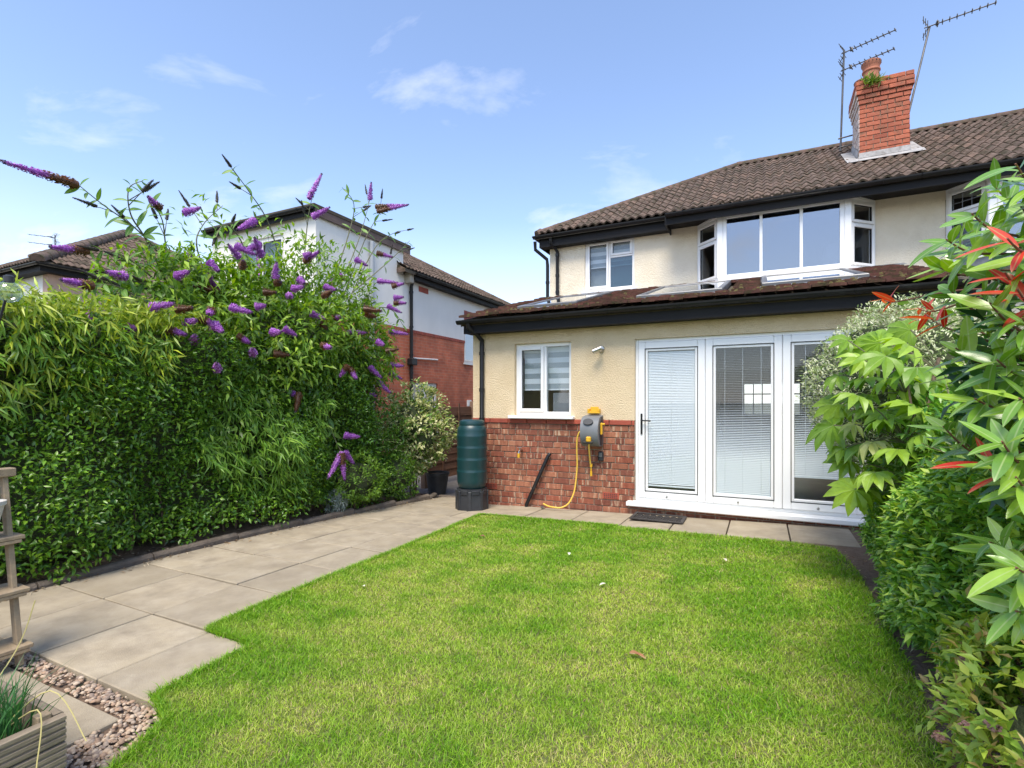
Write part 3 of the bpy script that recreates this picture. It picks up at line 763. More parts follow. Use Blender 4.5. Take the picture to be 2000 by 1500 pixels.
MB().box(LX0 + .05, LX1, 6.475, 6.50, 2.39, 2.56).build('fascia', fascia_m, house)
MB().box(LX0 + .06, LX1, 6.501, YF - .001, 2.395, 2.415).build('soffit', fascia_m, house)
MB().box(LX0 + .05, LX0 + .075, 6.502, YU - .001, 2.4, 2.57).build('barge_board', fascia_m, house)
gutter(house, LX0 - .02, LX1, 6.415, 2.575)
def pipe(parent, pts, r=.034, name='downpipe', mat=None, n=12):
    mb = MB().tube(pts, r, n)
    pts = [Vector(p) for p in pts]
    for a, b in zip(pts, pts[1:]):
        if (b - a).length > .8 and abs((b - a).normalized().z) > .9:
            for q in (.08, .55, .93):
                p = a + (b - a) * q; mb.tube([p - Vector((0, 0, .025)), p + Vector((0, 0, .025))], r * 1.22, n)
    return mb.build(name, mat or black, parent, True)
pipe(house, [(-3.84, 6.415, 2.53), (-3.84, 6.42, 2.48), (-3.77, 6.56, 2.38), (-3.74, 6.645, 2.30), (-3.74, 6.645, 2.2), (-3.74, 6.645, 1.05), (-3.72, 6.60, .98)])
pipe(house, [(-3.74, 6.645, .95), (-3.74, 6.645, -.14)])
pipe(house, [(-3.80, 9.56, 4.66), (-3.80, 9.57, 4.58), (-3.73, 9.75, 4.44), (-3.73, 9.75, 3.56)])
pipe(house, [(-4.16, 9.60, 4.66), (-4.16, 9.62, 4.5), (-3.97, 9.78, 4.32), (-3.965, 9.80, 4.2), (-3.965, 9.80, -.2)])
pipe(house, [(-2.66, 6.66, .665), (-2.675, 6.635, .64), (-3.0, 6.625, -.06), (-3.005, 6.625, -.12)], .026, 'waste_pipe')
# main roof
RS = .594; EY, EZ = 9.50, 4.77; RY = 13.1; RZ = EZ + (RY - EY) * RS; HX0 = -4.12; HK = RY - EY
XRID = HX0 + HK
def roof_slab(parent, pts, name='roof', th=.08, mat=None):
    n = len(pts); vs = [Vector(p) - Vector((0, 0, .02)) for p in pts] + [Vector(p) - Vector((0, 0, .02 + th)) for p in pts]
    fs = [tuple(range(n)), tuple(range(n, 2 * n))[::-1]] + [(i, n + i, n + (i + 1) % n, (i + 1) % n) for i in range(n)]
    return MB().add(vs, fs).build(name, mat or moss_m, parent)
roof = roof_slab(house, [(HX0, EY + .03, EZ), (2.049, EY + .03, EZ), (2.049, RY, RZ), (XRID, RY, RZ)], 'roof')
roof_slab(house, [(HX0, EY + .03, EZ), (XRID, RY, RZ - .002), (HX0, 2 * RY - EY, EZ)], 'hip_roof', mat=tile_m)
roof_slab(house, [(HX0, 2 * RY - EY, EZ), (XRID, RY, RZ - .004), (2.049, RY, RZ - .004), (2.049, 2 * RY - EY, EZ)], 'front_roof', mat=tile_m)
TW, TL = .30, .30
pt_me = pantile(TW, TL, 2, .042).mesh('roof_tile', tile_m)
RV = Vector((0, 1, RS)).normalized(); RL = math.hypot(HK, HK * RS); nr = int(RL / TL) + 1
# last tiles are trimmed to the hip and the party line
CH = (1.595, 2.338, 11.15, 11.9)
def keepM(u, v):
    x = HX0 + u; y = EY + v * RV.y
    if CH[0] - .1 < x < CH[1] + .1 and y > CH[2] - .05 and y < CH[3] + .1: return False
    return x > HX0 + (v / RL) * HK - .02 and x < 2.06
lay_tiles(roof, (HX0, EY, EZ), (1, 0, 0), RV, 21, nr, TW, TL, pt_me, keepM)
ridge_run(roof, (HX0 + .02, EY + .02, EZ + .03), (XRID, RY, RZ + .05))
ridge_run(roof, (XRID, RY, RZ + .05), (2.04, RY, RZ + .05))
# deeper eave over the bays
SX = -1.50; SV = Vector((0, .34, .115)).normalized()
def bay_eave(parent, x0, x1):
    pl = [(x0, EY - .33, EZ - .11), (x1, EY - .33, EZ - .11), (x1, EY + .04, EZ + .01), (x0, EY + .04, EZ + .01)]
    e = roof_slab(parent, pl, 'sprocket_eave', .05)
    lay_tiles(e, (x0, EY - .36, EZ - .115), (1, 0, 0), SV, int((x1 - x0) / TW), 1, TW, .36, pt_me36, lambda u, v: True)
    MB().box(x0, x1, 9.20, 9.225, 4.475, 4.63).build('fascia', fascia_m, parent)
    MB().box(x0 + .001, x1, 9.226, YU - .001, 4.582, 4.60).build('soffit', fascia_m, parent)
    gutter(parent, x0, x1, 9.145, 4.645)
pt_me36 = pantile(TW, .36, 2, .042).mesh('roof_tile', tile_m)
bay_eave(house, SX, 2.049)
MB().box(SX - .022, SX - .001, 9.20, YU - .002, 4.475, 4.70).build('eave_end_board', fascia_m, house)
MB().box(HX0 + .08, SX - .023, 9.60, 9.625, 4.52, 4.73).build('fascia', fascia_m, house)
MB().box(HX0 + .08, SX - .023, 9.626, YU - .001, 4.525, 4.545).build('soffit', fascia_m, house)
MB().box(HX0 + .055, HX0 + .079, 9.60, 16.5, 4.52, 4.73).build('fascia', fascia_m, house)
gutter(house, HX0 - .05, SX - .023, 9.54, 4.74)
gutter(house, 9.5, 16.6, HX0 - .01, 4.738, axis='Y')
# chimney
chim = MB().box(CH[0] + .012, CH[1] - .012, CH[2] + .012, CH[3] - .012, 5.2, 7.16).build('chimney', mortar, house)
bw = [brick_mesh('brick', .225, .071, .03, chim_brick), brick_mesh('brick', .11, .071, .03, chim_brick)]
bwp = [brick_mesh('brick', .225, .071, .03, chim_pale), brick_mesh('brick', .11, .071, .03, chim_pale)]
zt = 7.20
for r in range(22):
    z = zt - PH * (r + .5)
    e = (.055, .055, .055, .03, .015)[r] if r < 5 else 0
    for face in range(4):
        L = (CH[1] - CH[0] if face % 2 == 0 else CH[3] - CH[2]) + 2 * e
        pale = face == 3 and r > 1
        ns = 3 if face % 2 == 0 else 3
        w0 = L / (ns + (.5 if True else 0)); cutsx = [0]
        if r % 2: cutsx += [w0 * .5]
        while cutsx[-1] < L - .01: cutsx.append(min(cutsx[-1] + w0, L))
        for a, b in zip(cutsx, cutsx[1:]):
            if b - a < .03: continue
            key = (round(b - a, 3), pale)
            if key not in cut: cut[key] = brick_mesh('brick', b - a - .011, .071, .03, chim_pale if pale else chim_brick)
            ang = (0, 90, 180, 270)[face]
            o = [(CH[0] - e, CH[2] - e), (CH[1] + e, CH[2] - e), (CH[1] + e, CH[3] + e), (CH[0] - e, CH[3] + e)][face]
            M = Matrix.Translation((o[0], o[1], z)) @ Matrix.Rotation(R(ang), 4, 'Z') @ Matrix.Translation(((a + b) / 2, random.uniform(-.005, .003) - .004, 0))
            link('brick', cut[key], chim, M)
MB().box(CH[0] - .04, CH[1] + .04, CH[2] - .04, CH[3] + .04, 7.10, 7.19).build('chimney_cap', lead_pale, chim)
def pot(cx, cy, r, h, z=7.18):
    mb = MB().lathe([(r * .98, 0), (r, .02), (r * .93, h * .5), (r * .93, h * .55), (r * 1.06, h * .57), (r * 1.06, h * .62), (r * .95, h * .66), (r * 1.0, h * .8), (r * 1.12, h * .86), (r * 1.14, h * .97), (r * 1.0, h), (r * .85, h), (r * .82, h * .6), (.02, h * .6)], (cx, cy, z), 24)
    p = mb.build('chimney_pot', terracotta, chim, True)
    hl = MB()
    for k in range(16):
        t = 2 * math.pi * k / 16
        hl.box(-.008, .008, -.004, .004, -.01, .01, Matrix.Translation((cx + r * 1.135 * math.cos(t), cy + r * 1.135 * math.sin(t), z + h * .91)) @ Matrix.Rotation(t + R(90), 4, 'Z'))
    hl.build('vent_holes', rubber, chim)
pot(1.80, 11.30, .135, .42); pot(1.72, 11.66, .12, .30); pot(2.08, 11.66, .12, .14)
# cement flashing round its foot
fl = MB(); zf = lambda y: EZ + (y - EY) * RS
for (a, b, c, d) in ((CH[0] - .2, CH[1] + .2, CH[2] - .14, CH[2] + .0), (CH[0] - .2, CH[0] + .0, CH[2], CH[3]), (CH[1] - .0, CH[1] + .2, CH[2], CH[3])):
    fl.add([(a, c, zf(c) + .055), (b, c, zf(c) + .055), (b, d, zf(d) + .075), (a, d, zf(d) + .075)], [(0, 1, 2, 3)])
fl.add([(CH[0] - .02, CH[2] - .03, zf(CH[2]) + .06), (CH[1] + .02, CH[2] - .03, zf(CH[2]) + .06), (CH[1], CH[2] - .012, zf(CH[2]) + .16), (CH[0], CH[2] - .012, zf(CH[2]) + .16)], [(0, 1, 2, 3)])
fl.add([(CH[0] - .03, CH[2] - .03, zf(CH[2]) + .06), (CH[0] - .03, CH[3], zf(CH[3]) + .06), (CH[0] - .012, CH[3], zf(CH[3]) + .2), (CH[0] - .012, CH[2] - .01, zf(CH[2]) + .2)], [(0, 1, 2, 3)])
fl.build('chimney_flashing', lead_pale, chim)

# the adjoining half of the pair
adj = thing('adjoining_house', (4.0, YU, -.1), 'pale rendered adjoining half of the pair with a leaded bay window behind the red-tipped shrub', 'house')
BX0, BX1 = 2.494, 5.16
wall('upper_wall', 2.051, 8.0, -.4, 4.75, [(BX0, BX1, 3.49, 4.52)], YU + .001, YU + .27, render_hi, adj)
bay(adj, BX0, BX0 + .41, BX1 - .41, BX1, leaded=True)
MB().box(BX0 + .05, BX1 - .05, YU - .02, YU + .26, 3.2, 3.484).build('bay_floor', inner_m, adj)
MB().box(2.06, 8, 13.0, 13.05, 2.6, 4.7).build('inner_wall', upvc_l, adj)
ar = roof_slab(adj, [(2.051, EY + .03, EZ), (8.2, EY + .03, EZ), (8.2, RY, RZ), (2.051, RY, RZ)], 'roof')
roof_slab(adj, [(2.051, 2 * RY - EY, EZ), (2.051, RY, RZ - .004), (8.2, RY, RZ - .004), (8.2, 2 * RY - EY, EZ)], 'front_roof', mat=tile_m)
lay_tiles(ar, (2.18, EY, EZ), (1, 0, 0), RV, 12, nr, TW, TL, pt_me, lambda u, v: not (2.18 + u < CH[1] + .1 and CH[2] - .05 < EY + v * RV.y < CH[3] + .1))
ridge_run(ar, (2.06, RY, RZ + .05), (5.7, RY, RZ + .05))
bay_eave(adj, 2.051, 6.0)
wall('far_side_wall', YU + .275, 16.4, -.4, 4.74, [], 7.74, 8.0, render_hi, adj, 'Y')
wall('front_wall', 2.051, 7.73, -.4, 4.74, [], 16.13, 16.4, render_hi, adj)

# ---------------------------------------------------------------- the neighbouring house across the drive
nb = thing('neighbouring_house', (-10, 10.74, 0), 'white rendered house over red brick with a flat-roofed two-storey rear block behind the butterfly bush', 'house')
NX = -8.4
wall('side_wall', 7.83, 10.738, 3.32, 5.42, [], NX - .25, NX + .012, white_wall, nb, 'Y')
wall('brick_side_wall', 7.832, 10.74, -.4, 3.319, [], NX - .25, NX + .01, brick_side, nb, 'Y')
NWR = (-10.85, -9.35, 3.9, 5.05)
wall('rear_wall', -11.75, NX - .251, -.4, 5.42, [NWR], 7.83, 8.08, white_wall, nb)
nw = window(nb, Matrix.Translation((NWR[0], 7.87, NWR[2])), 1.5, 1.15, [(.05, .73, .05, 1.1, True, None), (.77, 1.45, .05, 1.1, True, None)], mat=upvc_l)
bar(nw, Matrix.Translation((NWR[0], 7.87, NWR[2])), .73, .77, .051, 1.1, upvc_l)
MB().box(NWR[0] + .0, NWR[1], 8.06, 8.07, 3.9, 5.05).build('curtain', sheer_m, nw)
wall('far_wall', 8.081, 10.7, -.4, 5.4, [], -11.75, -11.5, white_wall, nb, 'Y')
MB().box(-11.86, NX + .10, 7.70, 10.95, 5.43, 5.50).build('flat_roof', moss_m, nb)
MB().box(-11.85, NX + .09, 7.715, 7.74, 5.27, 5.428).build('fascia', fascia_m, nb)
MB().box(NX + .06, NX + .085, 7.741, 10.94, 5.27, 5.428).build('verge_board', M_('brown verge board', (.10, .065, .05), (.15, .10, .08), 4, .7), nb)
gutter(nb, -11.85, NX + .08, 7.66, 5.42)
W1 = (11.13, 12.34, 1.05, 1.92); W2 = (13.8, 15.0, 2.63, 3.85)
wall('main_side_wall', 10.742, 17.3, 3.32, 4.72, [(W2[0], W2[1], 3.3, W2[3])], NX - .25, NX, white_wall, nb, 'Y')
wall('main_brick_side_wall', 10.742, 17.3, -.4, 3.319, [W1, (W2[0], W2[1], W2[2], 3.4)], NX - .25, NX - .002, brick_side, nb, 'Y')
wall('main_rear_wall', -15.4, NX - .251, -.4, 4.72, [], 10.75, 11.0, white_wall, nb)
def win_y(parent, y0, y1, z0, z1, x, n=2):
    M = Matrix.Translation((x, y0, z0)) @ Matrix.Rotation(R(90), 4, 'Z'); W, Hh = y1 - y0, z1 - z0
    L = [(.05 + (W - .1) * i / n, .05 + (W - .1) * (i + 1) / n, .05, Hh - .05, True, None) for i in range(n)]
    o = window(parent, M, W, Hh, L, fr=.06, sash=.05, mat=upvc_l); return o, M
a, Mx = win_y(nb, *W1, NX - .05); MB().box(NX - .22, NX - .2, W1[0], W1[1], W1[2], W1[3]).build('curtain', inner_m, a)
a, Mx = win_y(nb, *W2, NX - .03, 1); MB().box(NX - .2, NX - .12, W2[0], W2[1], W2[2], W2[3]).build('curtain', blind_m, a)
MB().box(NX + .001, NX + .05, W2[0] - .05, W2[1] + .05, W2[2] - .06, W2[2] - .003).build('sill', upvc_l, nb)
for k in range(5): MB().box(NX + .001, NX + .006, W2[0] - .02 + k * .24, W2[0] + .21 + k * .24, 3.87, 4.27, None, .002).build('lintel_brick', brick_red, nb)
for k in range(2): MB().box(NX + .001, NX + .012, 11.42 + k * .225, 11.635 + k * .225, 4.40, 4.55, None, .003).build('air_brick', brick_red, nb)
for k in range(28): MB().box(NX - .001, NX + .014, 10.76 + k * .11, 10.86 + k * .11, 3.235, 3.318, None, .004).build('band_brick', brick_red, nb)
MB().box(NX + .001, NX + .03, 13.95, 14.2, 1.25, 1.45, None, .005).box(NX + .03, NX + .034, 14.0, 14.15, 1.29, 1.41).build('extractor_vent', upvc_l, nb)
pipe(nb, [(NX + .13, 11.02, 4.70), (NX + .13, 11.02, 4.62), (NX + .06, 11.02, 4.45), (NX + .06, 11.02, 2.5)], .045)
MB().box(NX + .002, NX + .18, 10.90, 11.14, 2.36, 2.54, None, .02).build('hopper', black, nb)
pipe(nb, [(NX + .06, 11.02, 2.36), (NX + .06, 11.02, -.1)], .045)
MB().tube([(NX + .03, 11.15, 2.56), (NX + .03, 12.28, 2.60)], .022).build('waste_pipe', upvc_l, nb)
MB().tube([(NX + .08, 9.47, -.2), (NX + .08, 9.47, 5.2)], .058, 12).build('soil_pipe', grey_pipe, nb, True)
NEZ = 4.80; NRX = -11.9; NRZ = 6.9; ex = .28; sN = (NRZ - NEZ) / (NRX - (NX + ex)) * -1
ya, yb = 10.75 - ex, 17.3 + ex; hk = (NX + ex) - NRX
y1n, y2n = (ya + hk, yb - hk)
if y1n > y2n: y1n = y2n = (ya + yb) / 2
nr1 = roof_slab(nb, [(NX + ex, ya, NEZ), (NX + ex, yb, NEZ), (NRX, yb - hk, NRZ), (NRX, ya + .5, NRZ)], 'roof')
tj = MB(); ptn = pantile(.3, .3, 2, .035, 8); VN = Vector((-hk, 0, NRZ - NEZ)).normalized(); LN = math.hypot(hk, NRZ - NEZ)
lay_tiles(nr1, (NX + ex, ya, NEZ), (0, 1, 0), VN, int((yb - ya) / .3), int(LN / .3) + 1, .3, .3, ptn,
          lambda u, v: u < (yb - ya) - hk * v / LN + .1 and u > .4 * v / LN, joined=tj, jit=.012)
tag(tj.build('roof_tiles', tile_m, nr1), kind='stuff')
roof_slab(nb, [(NX + ex, yb, NEZ), (-15.7, yb, NEZ), (NRX, yb - hk, NRZ)], 'front_hip', mat=tile_m)
roof_slab(nb, [(-15.7, ya, NEZ), (-15.7, yb, NEZ), (NRX, yb - hk, NRZ), (NRX, ya + .5, NRZ)], 'far_roof', mat=tile_m)
roof_slab(nb, [(NX + ex, ya, NEZ), (NRX, ya + .5, NRZ), (-15.7, ya, NEZ)], 'rear_gable', mat=tile_m)
ridge_run(nr1, (NX + ex, yb, NEZ + .04), (NRX, yb - hk, NRZ + .05)); ridge_run(nr1, (NRX, yb - hk, NRZ + .05), (NRX, ya + .5, NRZ + .05))
MB().box(NX + .20, NX + .225, 10.96, yb - .1, 4.60, 4.76).build('fascia', fascia_m, nb)
MB().box(NX + .001, NX + .199, 10.96, yb - .1, 4.61, 4.63).build('soffit', fascia_m, nb)
MB().box(NX + .001, NX + .2, 10.80, 10.955, 4.50, 4.80, None, .01).build('kneeler', M_('stained kneeler', (.45, .40, .32), (.33, .29, .22), 5, .9), nb)
gutter(nb, 10.9, yb, NX + ex + .02, 4.76, axis='Y')

# far house with the hipped roof
fh = thing('hipped_roof_house', (-20, 9.9, 0), 'house with brown hipped tile roof, white rear wall and pinkish side wall beyond hedge', 'house')
FX, FY = -16.0, 6.4
FW = (-18.6, -17.2, 3.3, 4.55)
wall('rear_wall', -26, FX - .251, -.4, 4.72, [FW], FY, FY + .25, white_wall, fh)
wall('side_wall', FY, 13.4, -.4, 4.72, [], FX - .25, FX, pink_wall, fh, 'Y')
f = window(fh, Matrix.Translation((FW[0], FY + .05, FW[2])), 1.4, 1.25, [(.06, .68, .06, 1.19, True, None), (.72, 1.34, .06, 1.19, True, None)], fr=.06, sash=.06)
bar(f, Matrix.Translation((FW[0], FY + .05, FW[2])), .68, .72, .061, 1.19, upvc)
MB().box(FW[0], FW[1], FY + .2, FY + .21, 3.3, 4.55).build('curtain', sheer_m, f)
ex = .35; hk = 3.5 + ex; A = (FX + ex, FY - ex, 4.80); Rz = 4.80 + hk * .6; B = (FX + ex, 13.4 + ex, 4.80); T = (FX + ex - hk, FY - ex + hk, Rz)
fr1 = roof_slab(fh, [A, B, T], 'side_hip'); fr2 = roof_slab(fh, [(-26, A[1], 4.8), A, T, (-26, T[1], Rz)], 'rear_roof')
roof_slab(fh, [B, (-26, B[1], 4.8), (-26, T[1], Rz - .003), (T[0], T[1], Rz - .003)], 'front_roof', mat=tile_m)
LF = math.hypot(hk, hk * .6); pf_me = pantile(.3, .3, 2, .035, 8).mesh('roof_tile', tile_m)
lay_tiles(fr1, A, (0, 1, 0), (-1, 0, .6), int((B[1] - A[1]) / .3), int(LF / .3), .3, .3, pf_me, lambda u, v: hk * v / LF + .05 < u < (B[1] - A[1]) - hk * v / LF - .05)
tj = MB()
lay_tiles(fr2, (-26, A[1], 4.8), (1, 0, 0), (0, 1, .6), int((A[0] + 26) / .3), int(LF / .3), .3, .3, ptn, lambda u, v: u < (A[0] + 26) - hk * v / LF - .05, joined=tj)
tag(tj.build('roof_tiles', tile_m, fr2), kind='stuff')
ridge_run(fr1, (A[0], A[1], A[2] + .05), (T[0], T[1], T[2] + .06), r=.15, ln=.4); ridge_run(fr1, (B[0], B[1], B[2] + .05), (T[0], T[1], T[2] + .06), r=.15); ridge_run(fr2, (T[0], T[1], T[2] + .06), (-26, T[1], Rz + .06), r=.14)
MB().box(-26, A[0] - .1, A[1] + .1, A[1] + .13, 4.58, 4.76).build('fascia', fascia_m, fh); MB().box(A[0] - .13, A[0] - .1, A[1] + .131, B[1] - .1, 4.58, 4.76).build('fascia', fascia_m, fh)
MB().box(-26, A[0] - .131, A[1] + .131, FY - .001, 4.585, 4.605).build('soffit', fascia_m, fh); MB().box(FX + .001, A[0] - .131, FY, B[1] - .2, 4.585, 4.605).build('soffit', fascia_m, fh)
gutter(fh, -26, A[0] + .0, A[1] + .03, 4.77); gutter(fh, A[1], B[1], A[0] - .03, 4.768, axis='Y')

# fence along the drive
fe = thing('timber_fence', (-5.75, 9.5, -.15), 'dark brown horizontal board fence with posts along the drive, below the brick side wall', 'fence')
FXf = -5.75; y = 8.0
for k in range(7):
    zb = g(FXf, y)
    MB().box(FXf - .05, FXf + .05, y - .05, y + .05, zb - .1, 1.40, None, .008).build('post', post_m, fe)
    if k == 6: break
    for b in range(9):
        z = zb + .10 + b * .155
        mb = MB().add([(FXf - .012, y + .055, z), (FXf - .012, y + 1.745, z), (FXf + .012, y + .055, z), (FXf + .012, y + 1.745, z), (FXf - .014, y + .055, z + .175), (FXf - .014, y + 1.745, z + .175), (FXf - .006, y + .055, z + .175), (FXf - .006, y + 1.745, z + .175)],
                      [(0, 1, 3, 2), (4, 6, 7, 5), (2, 3, 7, 6), (0, 4, 5, 1), (0, 2, 6, 4), (1, 5, 7, 3)]).build('board', fence_m, fe)
    for q in (.6, 1.2): MB().box(FXf + .013, FXf + .035, y + q - .02, y + q + .02, zb + .1, 1.36, None, .003).build('batten', fence_m, fe)
    y += 1.8

# ---------------------------------------------------------------- things by the wall
wb = thing('water_butt', (-3.66, 6.22, g(-3.66, 6.22)), 'slim dark green ribbed water butt on a black stand under the downpipe', 'water butt')
cx, cy, gz = -3.66, 6.22, g(-3.66, 6.22)
prof = [(.155, .0), (.19, .03), (.205, .10)]
z = .10
for k in range(4):
    prof += [(.207, z + .02), (.207, z + .10), (.213, z + .135), (.213, z + .15), (.204, z + .165)]; z += .165
prof += [(.205, z + .05), (.198, z + .09), (.175, z + .125), (.165, z + .135)]
MB().lathe(prof, (cx, cy, gz + .29), 36).build('barrel', butt_m, wb, True)
zt = gz + .29 + prof[-1][1]
MB().lathe([(.178, -.006), (.182, .02), (.172, .05), (.14, .066), (.02, .07)], (cx, cy, zt), 36).build('lid', butt_m, wb, True)
sd = MB()
vs = []
for (r, z) in ((.235, 0), (.215, .30)):
    for k in range(8):
        t = R(22.5) + 2 * math.pi * k / 8; vs.append((cx + r * math.cos(t), cy + r * math.sin(t), gz + z))
sd.add(vs, [(k, (k + 1) % 8, 8 + (k + 1) % 8, 8 + k) for k in range(8)] + [tuple(range(8, 16)), tuple(range(8))[::-1]])
sd.build('stand', stand_m, wb)
rb = MB()
for k in range(8):
    t = 2 * math.pi * k / 8
    rb.box(.208, .232, -.022, .022, .0, .27, Matrix.Translation((cx, cy, gz)) @ Matrix.Rotation(t + R(22.5), 4, 'Z'), .006)
    rb.box(.190, .214, -.05, .05, .22, .285, Matrix.Translation((cx, cy, gz)) @ Matrix.Rotation(t, 4, 'Z'), .006)
rb.build('stand_rib', stand_m, wb)

hr = thing('hose_reel', (-2.02, 6.66, .83), 'grey wall-mounted garden hose reel with yellow crank and bracket', 'hose reel')
prof = []
for k in range(13):
    t = R(-75) + R(165) * k / 12; prof.append((6.55 - .155 * math.cos(t), 1.0 + .20 * math.sin(t)))
prof = [(6.655, .83), (6.60, .81)] + prof + [(6.655, 1.215)]
MB().extrude(prof, -2.135, -1.895).build('housing', grey_pl, hr, True)
MB().extrude([(a * .5 + 6.55 * .5, b * .92 + .08) for a, b in prof], -2.142, -2.1351).extrude([(a * .5 + 6.55 * .5, b * .92 + .08) for a, b in prof], -1.8949, -1.888).build('side_cover', stand_m, hr)
MB().box(-2.10, -1.96, 6.385, 6.42, .845, .885, None, .01).build('hose_slot', rubber, hr)
MB().lathe([(.045, -.012), (.045, .012)], (0, 0, 0), 18, Matrix.Translation((-2.03, 6.42, 1.13)) @ Matrix.Rotation(R(60), 4, 'X') @ Matrix.Scale(1.5, 4, (1, 0, 0))).build('carry_grip', stand_m, hr)
MB().box(-2.10, -1.93, 6.60, 6.665, 1.235, 1.262, None, .006).box(-2.10, -2.07, 6.60, 6.66, 1.262, 1.30, None, .005).box(-1.96, -1.93, 6.60, 6.66, 1.262, 1.30, None, .005).box(-2.07, -1.96, 6.645, 6.667, 1.262, 1.325, None, .005).build('wall_bracket', yellow_pl, hr)
MB().box(-1.887, -1.862, 6.47, 6.53, .96, 1.12, None, .012).tube([(-1.875, 6.5, 1.1), (-1.83, 6.5, 1.1)], .014, 10).build('crank', yellow_pl, hr)
MB().box(-2.05, -1.985, 6.375, 6.43, .87, .94, None, .012).build('hose_guide', yellow_pl, hr)
pts = [(-2.15, 6.60, 1.02), (-2.20, 6.59, .99), (-2.235, 6.59, .90), (-2.245, 6.60, .75), (-2.243, 6.61, .55), (-2.255, 6.60, .35), (-2.275, 6.57, .17), (-2.33, 6.52, .03), (-2.42, 6.48, -.03), (-2.52, 6.47, -.035), (-2.62, 6.49, -.03), (-2.70, 6.52, -.01)]
def smooth(p, n=4):
    p = [Vector(q) for q in p]; out = []
    for i in range(len(p) - 1):
        a, b, c, d = p[max(i - 1, 0)], p[i], p[i + 1], p[min(i + 2, len(p) - 1)]
        for k in range(n):
            t = k / n; out.append(.5 * ((2 * b) + (c - a) * t + (2 * a - 5 * b + 4 * c - d) * t * t + (3 * b - a - 3 * c + d) * t ** 3))
    return out + [p[-1]]
pts = [(x, y, max(z, g(x, y) + .012 + .012)) for x, y, z in pts]
MB().tube(smooth(pts), .0105, 8).build('hose_tail', yellow_hose, hr, True)
MB().tube([(-2.69, 6.515, g(-2.7, 6.5) + .03), (-2.735, 6.53, g(-2.7, 6.5) + .034)], .016, 10).build('hose_connector', steel, hr, True)
MB().tube(smooth([(-2.015, 6.40, .88), (-2.025, 6.45, .76), (-2.035, 6.52, .62), (-2.03, 6.55, .52)]), .0105, 8).build('hose_end', yellow_hose, hr, True)
MB().tube([(-2.03, 6.55, .57), (-2.03, 6.55, .53)], .018, 10).tube([(-2.03, 6.55, .47), (-2.028, 6.55, .41)], .015, 10).tube([(-2.03, 6.55, .53), (-2.03, 6.55, .47)], .009, 8).build('end_fitting', yellow_pl, hr, True)

ks = thing('key_safe', (-1.93, 6.69, .61), 'small grey key safe on the brick plinth below the hose reel', 'key safe')
MB().box(-1.965, -1.895, 6.645, 6.688, .60, .73, None, .012).build('case', stand_m, ks)
MB().box(-1.953, -1.907, 6.638, 6.645, .655, .715, None, .004).build('dial_panel', alu, ks)
tp = thing('garden_tap', (-3.10, 6.69, .66), 'small brass garden tap with a yellow nozzle on the brick plinth', 'tap')
MB().tube([(-3.10, 6.70, .70), (-3.10, 6.62, .70), (-3.10, 6.575, .685), (-3.10, 6.57, .64)], .014, 10).build('spout', steel, tp, True)
MB().box(-3.135, -3.065, 6.60, 6.615, .735, .745, None, .003).tube([(-3.10, 6.607, .70), (-3.10, 6.607, .74)], .009, 8).build('tap_handle', steel, tp)
MB().tube([(-3.10, 6.57, .66), (-3.10, 6.57, .60)], .019, 10).build('nozzle', yellow_pl, tp, True)
ol = thing('outdoor_light', (-1.94, 6.69, 2.09), 'stainless steel spotlight on the cream wall beside the folding doors', 'light')
MB().lathe([(.042, 0), (.042, .022), (.034, .03)], (0, 0, 0), 20, Matrix.Translation((-1.925, 6.69, 2.10)) @ Matrix.Rotation(R(90), 4, 'X')).tube([(-1.925, 6.66, 2.10), (-1.93, 6.60, 2.09)], .012, 10).build('wall_plate', steel, ol, True)
MB().tube([(-1.90, 6.575, 2.10), (-2.005, 6.545, 2.055)], .033, 16).build('lamp_head', steel, ol, True)
MB().tube([(-2.0052, 6.5449, 2.0549), (-2.009, 6.544, 2.0533)], .026, 16).build('lens', rubber, ol)

mt = thing('door_mat', (-1.1, 6.4, g(-1.1, 6.4) + .012), 'black rubber openwork door mat in front of the folding doors', 'door mat')
mz = .016
mb = MB()
X0, X1, Y0, Y1 = -1.44, -.82, 6.18, 6.56
frame_ring(mb, 0, X1 - X0, 0, Y1 - Y0, .035, 0, .016, Matrix.Translation((X0, Y0, g(-1.1, 6.3) + mz + .012)) @ Matrix.Rotation(R(90), 4, 'X') @ Matrix.Scale(-1, 4, (0, 0, 1)), .002)
mb.build('border', rubber, mt)
mb = MB()
for i in range(7):
    x = X0 + .07 + i * .08
    for j in range(4):
        y = Y0 + .07 + j * .08
        p = [(x + .034 * math.cos(t), y + .034 * math.sin(t), g(-1.1, 6.3) + mz + .006) for t in lin(0, 2 * math.pi, 11)]
        mb.tube(p, .007, 5)
mb.box(X0 + .03, X1 - .03, Y0 + .03, Y1 - .03, g(-1.1, 6.3) + .0145, g(-1.1, 6.3) + .0165)
mb.build('scrollwork', rubber, mt)

# black pot at the end of the path
pp = thing('plant_pot', (-5.15, 7.55, g(-5.15, 7.55)), 'large round black plastic pot under the variegated shrub by the drive', 'plant pot')
MB().lathe([(.15, 0), (.20, .34), (.215, .345), (.215, .385), (.20, .385), (.195, .34), (.02, .33)], (-5.15, 7.55, g(-5.15, 7.55) - .012), 24).build('pot', stand_m, pp, True)
MB().lathe([(.19, .335), (.02, .35)], (-5.15, 7.55, g(-5.15, 7.55)), 20).build('compost', soil_m, pp)

